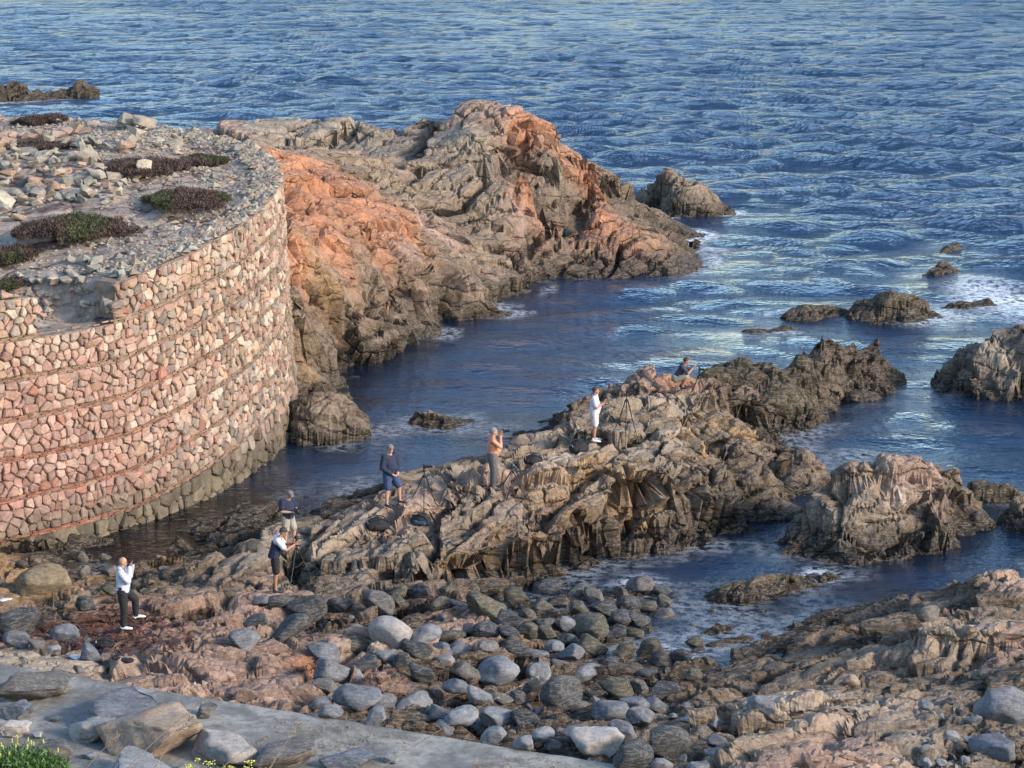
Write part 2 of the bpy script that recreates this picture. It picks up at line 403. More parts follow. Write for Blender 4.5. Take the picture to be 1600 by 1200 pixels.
# ================================================================ terrain and sea rocks
def terrain():
    # ---- headland
    H = [(455, 655, -.1, 'k'), (500, 612, 0, 'k'), (530, 590, 0, 'k'), (580, 575, 0, 'k'), (615, 545, 0, 'k'), (660, 532, 0, 'k'), (700, 512, 0, 'k'),
         (760, 480, 0, 'k'), (830, 437, 0, 'k'), (885, 425, 0, 'k'), (893, 402, 0, 'k'), (990, 388, 0, 'k'), (1050, 380, 0, 'k'), (1100, 374, 0, 'd'),
         (470, 570, 1.5, 'b'), (520, 560, 1.0, 'b'), (470, 500, 3.2, 'y'), (520, 505, 2.0, 'b'), (580, 500, 1.5, 'b'), (560, 530, 1.0, 'b'),
         (465, 430, 4.6, 'b'), (520, 440, 3.6, 'y'), (590, 440, 3.0, 'b'), (640, 470, 1.7, 'b'), (690, 465, 1.3, 'b'), (740, 440, 1.5, 'b'), (650, 505, .9, 'b'),
         (470, 380, 5.2, 'o'), (530, 390, 4.4, 'o'), (600, 395, 3.7, 'o'), (660, 400, 3.2, 'p'), (720, 400, 2.5, 'b'), (790, 400, 1.5, 'b'), (850, 395, 1.0, 'k'),
         (475, 310, 6.2, 'o'), (445, 262, 7.0, 'o'), (410, 232, 7.4, 'o'), (520, 300, 5.7, 'o'), (560, 340, 4.9, 'o'), (620, 340, 4.5, 'o'), (680, 350, 3.6, 'p'), (740, 365, 2.5, 'b'),
         (560, 275, 5.6, 'b'), (620, 280, 5.2, 't'), (660, 310, 4.1, 'b'), (740, 335, 2.7, 'k'), (800, 365, 1.7, 'd'), (860, 378, 1.2, 'd'),
         (690, 265, 5.3, 't'), (760, 300, 4.3, 't'), (810, 325, 3.5, 'p'), (870, 352, 2.3, 'o'), (930, 356, 1.8, 'p'), (960, 330, 2.6, 'b'),
         (740, 235, 6.0, 't'), (820, 260, 5.4, 'o'), (880, 285, 4.5, 't'), (940, 300, 3.8, 'o'), (1000, 335, 1.9, 'b'), (1050, 360, .7, 'k'),
         (765, 154, 7.9, 't', 's'), (790, 160, 7.8, 'p', 's'), (825, 185, 7.1, 'o', 's'), (880, 222, 6.0, 't', 's'), (940, 255, 4.6, 'o', 's'), (985, 285, 3.3, 'b', 's'), (1030, 318, 1.8, 'b', 's'), (1075, 350, .7, 'k', 's'),
         (740, 205, 6.7, 'g'), (700, 165, 7.6, 'p', 's'), (660, 160, 7.7, 'g', 's'), (600, 166, 7.5, 'g', 's'), (565, 154, 7.9, 'g', 's'), (525, 182, 7.0, 'g', 's'), (480, 182, 6.8, 'g', 's'), (445, 200, 6.1, 'g', 's'),
         (690, 225, 5.9, 'g'), (640, 228, 5.7, 'g'), (580, 235, 5.5, 'g'), (520, 240, 5.3, 'g'), (465, 240, 5.2, 'g'), (690, 195, 6.6, 'p'), (600, 200, 6.3, 'g'), (540, 212, 6.0, 'g'),
         (400, 205, 6.4, 'g', 's'), (350, 204, 6.5, 'p', 's'), (300, 200, 6.4, 'g', 's')]
    o = rock_mass('headland', H, .115, [(3.4, .28, .08, .8), (1.4, .11, .1, .3), (.55, .03, .15, .05)], 3, 1.0, yaw=.85, tilt=.75, an=(.36, 1, 1.1), back=5, pad=2.5, tide=.9, terr=.22,
                  extra=[(-9.5, 76, 3.5, 'b'), (-9.5, 82, 6, 'o'), (-12, 90, 7, 'o'), (-14, 98, 6.8, 'g'), (-16, 105, 5, 'g')]); tag(o, kind='structure')
    # ---- the ridge the photographers stand on
    R = [(520, 905, .6, 'k'), (620, 920, .35, 'k'), (700, 926, .3, 'k'), (800, 914, .2, 'k'), (900, 892, .05, 'k'), (960, 882, 0, 'k'), (1010, 876, -.05, 'k'), (1060, 862, -.1, 'k'), (1100, 835, -.1, 'k'), (1130, 800, -.1, 'k'),
         (560, 880, 1.0, 'b'), (640, 880, 1.1, 'g'), (700, 868, 1.2, 'y'), (800, 838, 1.4, 'y'), (900, 806, 1.5, 'y'), (1000, 772, 1.7, 'y'), (1055, 772, 1.55, 'b'), (1075, 800, .9, 'b'),
         (760, 802, 1.55, 'p'), (860, 792, 1.55, 'p'), (950, 768, 1.7, 't'), (840, 815, 1.5, 't'), (700, 835, 1.5, 'g'), (620, 845, 1.45, 'g'), (1060, 758, 1.55, 'k'),
         (800, 742, 2.3, 'p'), (850, 735, 2.35, 'w'), (900, 705, 2.5, 'w'), (960, 690, 2.55, 't'), (1000, 690, 2.6, 'g'), (1060, 650, 2.95, 'g'), (1100, 655, 2.7, 'y'), (1090, 720, 1.9, 'b'), (1120, 740, .9, 'k'), (1135, 770, -.1, 'k'),
         (860, 765, 1.9, 'y'), (950, 735, 2.1, 'y'), (1030, 715, 2.2, 'g'), (1150, 690, 1.3, 'b'), (1190, 700, -.1, 'k'), (1220, 670, -.1, 'k'), (1150, 640, 1.9, 'y'), (1130, 605, 2.3, 'b'), (1190, 650, 1.0, 'k'),
         (935, 685, 2.3, 't'), (1000, 615, 2.95, 't'), (1030, 578, 2.8, 'p'), (1065, 608, 2.65, 'g'), (1095, 600, 2.5, 'g'), (1110, 585, 1.9, 'b', 's'), (1045, 570, 2.75, 'o', 's'), (1000, 575, 2.5, 'p', 's'),
         (945, 584, 1.9, 't', 's'), (905, 602, 1.4, 'b', 's'), (950, 620, 1.9, 'b'), (890, 640, .7, 'k'), (878, 668, 0, 'k'), (900, 668, 1.2, 'b'), (870, 690, 1.2, 'b'),
         (850, 690, 1.9, 't'), (800, 688, 1.9, 't', 's'), (775, 700, 1.6, 'b'), (740, 722, .5, 'k'), (725, 745, .4, 'd'), (830, 715, 2.3, 't'), (770, 772, 2.05, 'g'), (740, 775, 1.95, 'g'), (700, 762, 1.5, 'g'), (690, 750, .9, 'k'),
         (640, 770, 1.3, 'b'), (600, 752, .1, 'd'), (560, 768, 0, 'd'), (615, 797, 1.75, 'p'), (660, 795, 1.8, 'p'), (560, 815, 1.5, 't'), (590, 830, 1.55, 'w'), (500, 835, 1.3, 't'), (540, 860, 1.3, 'g'), (480, 865, 1.15, 'g'), (440, 885, 1.0, 'g'),
         (520, 792, .8, 'b'), (470, 775, .35, 'k'), (430, 775, .6, 'b'), (400, 800, .6, 'k'), (380, 830, .5, 'b'), (430, 830, 1.1, 'g'), (350, 855, .55, 'y'), (290, 885, .5, 'y'), (330, 895, .75, 'b'), (400, 890, .9, 'g'), (270, 905, .4, 'k')]
    o = rock_mass('rock_ridge', R, .062, [(2.2, .2, .1, .55), (.85, .12, .15, .3), (.33, .045, .2, .075)], 12, 1.0, yaw=.9, tilt=1.0, an=(.42, 1.15, 1), back=1.5, tide=.7, ring=False,
                  extra=[(-9.5, 52, .5, 'b'), (6, 54, -1.6, 'd'), (10, 60, -1.6, 'd'), (11, 68, -1.6, 'd'), (10, 80, -1.6, 'd'), (0, 80, -1.6, 'd'), (-5, 74, -1.6, 'd'), (-9, 66, -1.2, 'd'), (-11, 58, -.4, 'd'), (-3, 51, -.2, 'k'), (1, 51.5, -.3, 'k')]); tag(o, kind='structure')
    # ---- the shore in front
    S = [(0, 895, .5, 'y'), (60, 905, .95, 'y'), (130, 905, .5, 'y'), (150, 880, -.2, 'd'), (200, 872, -.45, 'd'), (250, 850, -.7, 'd'), (350, 800, -.9, 'd'), (420, 765, -.9, 'd'), (240, 890, -.2, 'd'),
         (0, 945, .8, 'b'), (60, 960, .9, 'k'), (110, 990, .95, 'r'), (200, 985, .85, 'r'), (160, 1000, .95, 'r'), (260, 965, .9, 'r'), (300, 920, .8, 'b'), (400, 925, 1.0, 'p'), (350, 940, 1.1, 'p'), (470, 925, .9, 'p'), (540, 915, .8, 'b'), (300, 950, 1.1, 'b'),
         (0, 1030, 1.4, 'g'), (100, 1035, 1.5, 'g'), (230, 1045, 1.6, 'p'), (300, 1000, 1.5, 'p'), (300, 1050, 1.6, 'p'), (400, 1040, 1.65, 'p'), (350, 990, 1.3, 'p'), (450, 1075, 1.7, 'p'), (420, 990, 1.1, 'p'), (520, 1060, 1.6, 'p'), (540, 1020, 1.6, 'o'), (600, 985, 1.7, 'w'), (560, 985, 1.5, 'p'), (480, 980, .8, 'k'),
         (640, 985, .9, 'b'), (600, 950, .5, 'k'), (700, 965, .85, 'p'), (760, 960, .75, 'p'), (720, 1000, .8, 'p'), (680, 1020, 1.0, 'p'), (800, 1000, .5, 'y'), (850, 985, .3, 'k'), (650, 1060, 1.0, 'k'), (750, 1060, .9, 'k'), (800, 945, .25, 'k'), (900, 945, .1, 'k'), (980, 950, -.15, 'k'), (1020, 1000, -.2, 'k'), (1030, 1040, -.1, 'k'),
         (900, 1040, .45, 'k'), (850, 1110, 1.0, 'k'), (700, 1120, 1.3, 'k'), (980, 1090, .6, 'k'), (940, 1150, 1.2, 'k'), (1060, 1065, .35, 'k'), (1100, 1040, .35, 'b'), (1200, 1025, .55, 'b'), (1150, 995, -.15, 'k'), (1240, 985, -.1, 'k'), (1130, 960, -.4, 'd'), (1060, 980, -.3, 'd'),
         (1260, 1000, .75, 'b'), (1330, 985, .9, 'b'), (1290, 975, .6, 'b', ), (1380, 950, -.1, 'k'), (1330, 960, -.1, 'k'), (1400, 965, .9, 'b'), (1440, 945, 1.2, 'b'), (1470, 925, .5, 'k'), (1500, 915, 1.6, 'b'), (1530, 878, 2.0, 'b', 's'), (1580, 885, 2.2, 'p', 's'), (1500, 960, 1.3, 'k'), (1560, 940, 1.9, 'b'),
         (1420, 1015, 1.5, 't'), (1460, 995, 1.9, 't'), (1520, 990, 2.0, 't'), (1580, 1000, 2.0, 'p'), (1590, 960, 1.4, 'k'), (1380, 1010, 1.0, 'k'), (1300, 1045, .9, 'b'), (1400, 1055, 1.2, 'b'), (1480, 1060, 1.4, 'b'), (1150, 1070, .75, 'b'), (1200, 1055, .8, 'b'), (1090, 1100, 1.0, 'b'), (1050, 1130, 1.1, 'b'),
         (1170, 1105, 1.5, 't'), (1250, 1092, 1.95, 'w'), (1330, 1090, 2.05, 'g'), (1400, 1100, 1.9, 'w'), (1480, 1120, 1.8, 'g'), (1200, 1140, 2.1, 't'), (1130, 1180, 2.0, 't'), (1250, 1185, 2.5, 'p'), (1330, 1150, 2.4, 'p'), (1430, 1165, 2.2, 'g'), (1550, 1120, 1.7, 'k'), (1600, 1060, 1.7, 'k'), (1590, 1180, 2.0, 'k'), (1500, 1198, 2.2, 'g'),
         (1020, 1190, 1.5, 'k'), (1080, 1198, 1.6, 'k'), (560, 1130, 1.4, 'k'), (800, 1160, 1.4, 'k')]
    o = rock_mass('rocky_shore', S, .065, [(2.0, .17, .1, .42), (.85, .10, .14, .22), (.34, .04, .2, .06)], 31, 1.0, yaw=.35, tilt=.9, an=(.45, 1.1, 1.1), back=2, tide=.45, ring=False,
                  extra=[(-16, 60, 1.0, 'y'), (-19, 52, 1.2, 'b'), (-19, 44, 1.5, 'g'), (-10, 38, 1.2, 'k'), (0, 34, 1.4, 'k'), (8, 34, 2.2, 'g'), (17, 36, 2.0, 'g'), (19, 46, 1.8, 'b'), (19, 56, 2.0, 'b'), (15, 62, -1, 'd'), (-14.5, 62.5, .6, 'y'), (-12, 66, -.5, 'd')]); tag(o, kind='structure')
    # ---- sea rocks
    def settle(pts):
        # heights from the waterline in front: a face climbs a little away from the viewer as it rises
        wl = sorted((p[0], p[1]) for p in pts if p[2] <= .05); wx = [a for a, b in wl]; wy = [b for a, b in wl]; out = []
        for p in pts:
            if p[2] > .05:
                pyw = float(np.interp(p[0], wx, wy)); D0 = at(p[0], pyw, 0)[1]; D = D0*(1+.5*max(0, pyw-p[1])/F)+.1
                d = ray(p[0], p[1]); z = CH+d[2]*D/d[1]; p = (p[0], p[1], max(.06, z))+tuple(p[3:])
            out.append(p)
        return out
    def islet(label, pts, res, seed, amp=.6, lv=LV_MED, name='sea_rock', **kw):
        kw.setdefault('terr', .25); pts = settle(pts); o = rock_mass(name, pts, res, lv, seed, amp, **kw); tag(o, label, 'rock', 'rocks standing in the sea'); return o
    islet('low dark brown islet far out beyond the round bastion', [(-60, 158, 0, 'k'), (0, 159, 0, 'k'), (60, 158, 0, 'k'), (110, 155, 0, 'k'), (158, 152, 0, 'k'), (0, 118, 3.1, 'k', 's'), (20, 119, 3.2, 'k', 's'), (45, 133, 1.8, 'k', 's'), (95, 136, 1.5, 'k', 's'), (128, 131, 1.7, 'k', 's'), (145, 143, .7, 'k', 's'), (-50, 122, 2.6, 'k', 's')], .22, 41, 1.2, LV_BIG, back=3, pad=3)
    islet('brown rounded rock off the tip of the headland', [(1030, 330, 0, 'k'), (1060, 342, 0, 'k'), (1095, 342, 0, 'k'), (1150, 327, 0, 'k'), (1022, 262, 2.6, 'b', 's'), (1040, 255, 3.0, 'b', 's'), (1062, 266, 2.5, 'b', 's'), (1080, 285, 1.8, 't', 's'), (1110, 300, 1.1, 'b', 's'), (1135, 318, .4, 'k', 's'), (1045, 305, 1.5, 'b'), (1085, 315, .9, 'k')], .1, 42, .8, LV_MED, tide=.6, back=2)
    islet('brown slanting rock at the corner of the bastion wall', [(440, 690, -.1, 'k'), (500, 700, 0, 'k'), (555, 692, 0, 'k'), (570, 665, 0, 'k'), (450, 632, 1.6, 'b', 's'), (490, 612, 2.0, 'b', 's'), (525, 612, 1.9, 'b', 's'), (552, 640, 1.2, 'b', 's'), (455, 660, .9, 'k'), (510, 650, 1.1, 't'), (540, 665, .7, 'b')], .06, 43, .8, tide=.3, an=(.4, 1, 1), yaw=.2)
    islet('pointed brown rock with a low tail in the cove', [(643, 665, 0, 'k'), (670, 675, 0, 'k'), (710, 672, 0, 'k'), (755, 655, 0, 'k'), (648, 625, 1.1, 'b', 's'), (658, 628, 1.1, 'b', 's'), (653, 640, 1.1, 'b'), (672, 640, .8, 'b', 's'), (700, 655, .35, 'k', 's'), (740, 651, .12, 'k', 's')], .05, 44, .35, tide=.25, bottom=-.5, pad=.8)
    islet('tiny low rock beside the pointed rock in the cove', [(598, 682, 0, 'k'), (625, 682, 0, 'k'), (612, 669, .35, 'k', 's')], .05, 45, .3, pad=.6, back=.6)
    islet('flat dark reef behind the jagged black crag', [(1128, 530, 0, 'a'), (1180, 528, 0, 'a'), (1240, 520, 0, 'a'), (1130, 520, .25, 'a', 's'), (1180, 508, .5, 'a', 's'), (1230, 502, .5, 'a', 's'), (1270, 512, .3, 'a', 's')], .1, 46, .5, pad=1.2)
    islet('low olive reef slab next to the flat dark reef', [(1212, 496, 0, 'a'), (1270, 500, 0, 'a'), (1330, 492, 0, 'a'), (1225, 482, .5, 'a', 's'), (1262, 473, .75, 'a', 's'), (1300, 476, .6, 'a', 's'), (1328, 486, .25, 'a', 's')], .1, 47, .5, pad=1.2)
    islet('dark table-topped reef with a long low apron', [(1330, 500, 0, 'a'), (1400, 507, 0, 'a'), (1490, 496, 0, 'a'), (1350, 459, 1.1, 'a', 's'), (1395, 456, 1.2, 'a', 's'), (1435, 461, 1.0, 'a', 's'), (1345, 480, .5, 'k'), (1440, 482, .45, 'k'), (1475, 490, .25, 'a'), (1390, 492, .35, 'a')], .1, 48, .55, pad=1.4)
    islet('long thin reef where the white wave breaks', [(1455, 484, 0, 'a'), (1510, 482, 0, 'a'), (1556, 476, 0, 'a'), (1465, 473, .3, 'a', 's'), (1510, 468, .45, 'a', 's'), (1548, 463, .55, 'k', 's')], .1, 49, .5, pad=1.2)
    islet('small brown rock farthest out in the open water', [(1470, 392, 0, 'k'), (1500, 388, 0, 'k'), (1480, 380, .4, 'b', 's'), (1498, 375, .6, 'b', 's')], .1, 50, .5, pad=1)
    islet('pair of low wet rocks awash near the open water', [(1445, 430, 0, 'k'), (1500, 428, 0, 'k'), (1468, 410, .8, 'k', 's'), (1480, 408, .7, 'k', 's'), (1420, 440, .05, 'k'), (1495, 420, .3, 'k', 's')], .1, 51, .6, pad=1)
    islet('jagged blackish crag rising from the reef', [(1150, 590, .1, 'a'), (1200, 610, .4, 'a'), (1285, 640, 0, 'a'), (1250, 655, 0, 'a'), (1225, 680, 0, 'k'), (1340, 622, 0, 'k'), (1400, 600, 0, 'k'), (1418, 585, 0, 'k'), (1085, 600, .3, 'a'), (1100, 575, .5, 'a', 's'), (1170, 562, .5, 'a', 's'), (1225, 560, .6, 'a', 's'), (1250, 520, 2.0, 'k', 's'), (1285, 503, 2.5, 'k', 's'), (1310, 520, 2.1, 'k', 's'), (1345, 518, 2.2, 'k', 's'), (1380, 520, 2.0, 'k', 's'), (1385, 560, 1.2, 'k'), (1260, 570, 1.2, 'k'), (1300, 560, 1.5, 'k'), (1350, 570, 1.3, 'k'), (1310, 595, .9, 'b'), (1360, 595, .8, 'k'), (1240, 605, .5, 'a'), (1270, 620, .4, 'a'), (1215, 640, .6, 'a'), (1180, 625, .5, 'k')], .075, 52, .95, LV_BIG[1:], tide=.25, yaw=.2, tilt=.3)
    islet('big grey-brown rock standing in the water opposite the jagged crag', [(1478, 605, 0, 'k'), (1520, 620, 0, 'k'), (1600, 628, 0, 'k'), (1680, 630, 0, 'k'), (1488, 530, 2.1, 'g', 's'), (1530, 520, 2.5, 'g', 's'), (1570, 528, 2.3, 'g', 's'), (1605, 500, 3.0, 'b', 's'), (1660, 490, 3.2, 'b', 's'), (1500, 570, 1.2, 'b'), (1560, 580, 1.2, 'g'), (1600, 570, 1.7, 'g'), (1720, 560, 1.5, 'b')], .075, 53, .9, LV_BIG[1:], tide=.45)
    islet('tiny rock tip awash between the crag and the big grey rock', [(1425, 620, 0, 'd'), (1445, 618, 0, 'd'), (1435, 609, .25, 'd', 's')], .06, 54, .3, pad=.6, back=.5)
    islet('split brown block beside the end of the ridge', [(1135, 815, 0, 'k'), (1180, 815, 0, 'k'), (1240, 780, 0, 'k'), (1272, 745, 0, 'k'), (1150, 765, .8, 'k'), (1175, 730, 1.3, 'b', 's'), (1200, 700, 1.5, 'b', 's'), (1250, 695, 1.5, 'b', 's'), (1268, 710, 1.2, 'b', 's'), (1200, 755, 1.1, 'b'), (1250, 730, 1.2, 'b'), (1170, 790, .4, 'a'), (1220, 775, .5, 'k')], .055, 55, .75, tide=.25)
    islet('broad pinkish-grey islet with a flat dark foot', [(1205, 850, 0, 'a'), (1260, 865, 0, 'a'), (1330, 880, 0, 'a'), (1400, 872, 0, 'a'), (1470, 858, 0, 'a'), (1522, 830, 0, 'a'), (1225, 842, .35, 'a'), (1290, 862, .3, 'a'), (1400, 850, .4, 'a'), (1500, 830, .4, 'a'), (1275, 800, 1.0, 'b'), (1330, 820, .9, 'b'), (1400, 805, 1.2, 't'), (1470, 800, 1.1, 'b'), (1510, 790, .8, 'b'), (1300, 745, 2.0, 'g', 's'), (1330, 722, 2.3, 'p', 's'), (1390, 716, 2.4, 'p', 's'), (1450, 716, 2.4, 'p', 's'), (1500, 725, 2.1, 'b', 's'), (1520, 775, .9, 'b'), (1330, 765, 1.8, 'g'), (1400, 760, 1.9, 'w'), (1470, 760, 1.8, 'p'), (1350, 790, 1.5, 't')], .055, 56, .85, tide=.75, an=(.5, 1.1, 1))
    islet('long narrow ribbed reef in the dark blue pool', [(1110, 935, 0, 'a'), (1150, 945, 0, 'a'), (1200, 945, 0, 'a'), (1260, 930, 0, 'a'), (1318, 905, 0, 'a'), (1120, 922, .3, 'a', 's'), (1170, 910, .6, 'b', 's'), (1230, 892, .8, 'b', 's'), (1290, 880, .8, 'b', 's'), (1312, 885, .5, 'a', 's'), (1240, 915, .5, 'a')], .055, 57, .6, pad=1.2, tide=.15)
    islet('small brown rock tucked behind the broad pinkish islet', [(1515, 790, 0, 'k'), (1560, 795, 0, 'k'), (1520, 752, .7, 'k', 's'), (1550, 752, .7, 'k', 's'), (1600, 765, .1, 'a', 's')], .06, 58, .5, pad=1)
    islet('brown rock with a split top right of the broad islet', [(1558, 820, 0, 'k'), (1600, 832, 0, 'k'), (1650, 835, 0, 'k'), (1570, 785, .7, 'k', 's'), (1600, 776, .9, 'b', 's'), (1650, 775, 1, 'b', 's')], .06, 59, .5, pad=1)
    islet('small rounded olive rock alone in the channel', [(1320, 712, 0, 'a'), (1365, 712, 0, 'a'), (1343, 697, .45, 'a', 's')], .05, 60, .3, pad=.7, back=.6)
    islet('weedy half-sunk rock beside the boulder beach', [(1030, 1000, 0, 'a'), (1080, 1000, 0, 'a'), (1150, 985, 0, 'a'), (1045, 985, .25, 'a', 's'), (1090, 975, .2, 'a', 's'), (1120, 957, .25, 'a', 's'), (1145, 965, .2, 'a', 's')], .05, 61, .45, pad=.7, back=.7)
# ================================================================ the round bastion
BC, BR = np.array([-29.7, 74.0]), 22.0
def phi_at(px, py, z):
    w = at(px, py, z); return math.atan2(w[1]-BC[1], w[0]-BC[0])
def ztop(ph): return np.interp(np.degrees(ph), [-60, -43, -33, -20, -7, 5, 20], [7.4, 7.36, 7.3, 7.8, 8.3, 8.65, 8.95])
def wpos(s, t, dep):
    """arc length, depth below the top, outward offset -> world"""
    s = np.asarray(s, float); t = np.asarray(t, float); ph = s/BR; z = ztop(ph)-t; r = BR-.04*z+dep
    return np.stack([BC[0]+r*np.cos(ph), BC[1]+r*np.sin(ph), z+0*r], -1)
def clip_poly(poly, n, d):
    out = []
    for i in range(len(poly)):
        a, b = poly[i], poly[(i+1) % len(poly)]; da, db = a@n-d, b@n-d
        if da <= 0: out.append(a)
        if (da < 0) != (db < 0) and abs(da-db) > 1e-9: out.append(a+(b-a)*da/(da-db))
    return out
def hull_stone(rng, n=13, box=(1, 1, 1), cut=.75):
    bm = bmesh.new()
    for _ in range(n):
        v = rng.normal(size=3); v /= np.linalg.norm(v); v = np.clip(v*1.25, -cut, cut)*np.array(box)*.62
        bm.verts.new(v*(1+.12*rng.normal()))
    r = bmesh.ops.convex_hull(bm, input=bm.verts)
    junk = list({g for g in r['geom_interior']+r['geom_unused'] if isinstance(g, bmesh.types.BMVert) and g.is_valid})
    if junk: bmesh.ops.delete(bm, geom=junk, context='VERTS')
    bmesh.ops.bevel(bm, geom=list(bm.edges), offset=.035, segments=1, affect='EDGES', clamp_overlap=True)
    return bm
def bastion():
    rng = np.random.default_rng(5)
    M_ST = rock_mat('wall_stone', 'attr', 1.6, .5, .9, vein=False)
    M_MO = plain('mortar', (.21, .15, .105), .95, var=.45, sc=5, bump=.6)
    M_BR = rock_mat('brick', 'attr', 2.0, .4, .9, vein=False)
    root = tag(empty('bastion', (float(BC[0]), float(BC[1]), 0)), 'round bastion wall of pink and tan rubble stone with thin brick bands', 'wall')
    inv = np.array([BC[0], BC[1], 0])
    gapL, gapR = math.radians(-41.2)*BR, math.radians(-33.2)*BR
    S0, S1 = math.radians(-58)*BR, math.radians(16)*BR
    def missing(s, t, soft=0.0): return gapL-soft < s < gapR+soft and t < 1.12
    # core
    sc = np.linspace(math.radians(-80), math.radians(130), 420)*BR
    V = []; 
    for s in sc:
        low = 1.17 if missing(s, 0) else 0.0
        V += [wpos(s, 9.5, -.02), wpos(s, low+.02, -.02), wpos(s, low+.02, -.75), wpos(s, 9.5, -.75)]
    V = np.array(V); n = len(sc); q = np.arange(n*4).reshape(n, 4); fc = []
    for k in range(3): fc.append(np.stack([q[:-1, k], q[1:, k], q[1:, k+1], q[:-1, k+1]], 1))
    mesh_np('core', V-inv, np.concatenate(fc), M_MO, root, smooth=False)
    # stones
    tiers = [(0.03, 1.06)]+[(1.2+k*1.12, 1.2+k*1.12+.98) for k in range(5)]+[(6.80, 9.3)]
    stones = []
    for ti, (t0, t1) in enumerate(tiers):
        base = ti == 6
        rows = 6 if base else 4; rh = (t1-t0)/rows; sites = []
        for r in range(rows):
            s = S0+rng.random()*.3
            while s < S1:
                w = (rng.uniform(.4, .75) if rng.random() < .22 else rng.uniform(.15, .42))*(1.3 if base else 1); s += w
                sites.append((s-w/2+rng.normal()*.04, t0+(r+.5)*rh+rng.normal()*rh*.16, 0))
                if rng.random() < .22: sites.append((s+rng.normal()*.08, t0+(r+.5)*rh+rng.normal()*rh*.35, 1))
        A = np.array([q[:2] for q in sites])
        for i in range(len(A)):
            c = A[i]
            if missing(c[0], c[1], -.1*rng.random()): continue
            poly = [np.array(p) for p in ((c[0]-.8, t0), (c[0]+.8, t0), (c[0]+.8, t1), (c[0]-.8, t1))]
            near = np.where(np.abs(A[:, 0]-c[0]) < 1.5)[0]
            for j in near:
                if j == i: continue
                d = A[j]-c; m = (A[j]+c)/2; L = np.linalg.norm(d)
                if L < 1e-6: continue
                poly = clip_poly(poly, d/L, m@d/L)
                if len(poly) < 3: break
            if len(poly) >= 3: stones.append((np.array(poly), ti))
    recs = []
    for poly, ti in stones:
        c = poly.mean(0)
        e = np.roll(poly, -1, 0)-poly; poly = poly[np.linalg.norm(e, axis=1) > .03]
        if len(poly) < 3: continue
        # soften corners
        P2 = []
        for i in range(len(poly)):
            a, b, d = poly[i-1], poly[i], poly[(i+1) % len(poly)]
            P2 += [b+(a-b)*.16, b+(d-b)*.16]
        poly = np.array(P2); poly = poly+rng.normal(size=poly.shape)*.014
        x, y = poly[:, 0], poly[:, 1]; area = abs((x*np.roll(y, -1)-y*np.roll(x, -1)).sum())/2
        if area < .008: continue
        size = math.sqrt(area); pr = rng.uniform(.03, .1)*(1+size)*(1.2 if rng.random() < .25 else 1)
        tilt = rng.normal(size=2)*.16
        n = len(poly); rings = []
        for ins, dep in ((.009, -.08), (.012, pr*.6), (.035+.04*size, pr)):
            k = max(.3, 1-ins/(size*.5)); pp = c+(poly-c)*k
            dd = dep+((pp-c)@tilt if dep > 0 else 0)
            rings.append(wpos(pp[:, 0], pp[:, 1], dd))
        V = np.concatenate(rings+[wpos(c[0], c[1], pr*1.06)[None]]); F4 = []
        for r in range(2):
            for i in range(n): F4.append((r*n+i, (r+1)*n+i, (r+1)*n+(i+1) % n, r*n+(i+1) % n))
        F3 = [(2*n+i, 3*n, 2*n+(i+1) % n) for i in range(n)]
        z = V[-1, 2]; ph = c[0]/BR; left = float(sstep(-.25, -.8, np.array(ph)))
        pal = [(.40, .265, .19), (.41, .26, .195), (.49, .37, .28), (.34, .22, .165), (.29, .24, .195), (.46, .32, .22), (.50, .40, .31)]
        col = np.array(pal[rng.integers(len(pal))])*rng.uniform(.72, 1.2)
        pinkness = left*float(sstep(7.2, 3.5, np.array(z)))
        col = col*(1-.55*pinkness)+np.array((.47, .25, .205))*rng.uniform(.75, 1.15)*.55*pinkness
        if rng.random() < .015+.05*pinkness: col = np.array((.36, .17, .12))*rng.uniform(.7, 1.2)
        grey = max(float(sstep(1.6, .5, np.array(z))), .55*float(sstep(-.12, .1, np.array(ph)))*float(sstep(7, 2, np.array(z))))
        col = col*.84; col = col*(1-grey)+np.array((.17, .135, .09))*rng.uniform(.6, 1.1)*grey
        u, v, dp = proj(V[-1]); 
        vis = area*max(.05, math.cos(ph-math.atan2(-BC[1], -BC[0])-0))/dp**2 if -40 < u < 460 else 0
        recs.append((vis, V, F4, F3, col))
    recs.sort(key=lambda r: -r[0])
    def emit(name, rr, kind=None):
        V = np.concatenate([r[1] for r in rr]); cols = np.concatenate([np.tile(r[4], (len(r[1]), 1)) for r in rr])
        me = bpy.data.meshes.new(name); fs = []; o = 0
        for r in rr:
            fs += [tuple(i+o for i in f) for f in r[2]+r[3]]; o += len(r[1])
        me.from_pydata([tuple(v) for v in V-inv], [], fs); ca = me.color_attributes.new('Col', 'FLOAT_COLOR', 'POINT')
        ca.data.foreach_set('color', np.c_[cols, np.ones(len(V))].astype(np.float32).ravel())
        ob = obj(name, me, M_ST, root)
        if kind: ob['kind'] = kind
    for r in recs[:300]: emit('stone', [r])
    emit('small_stone', recs[300:], 'stuff')
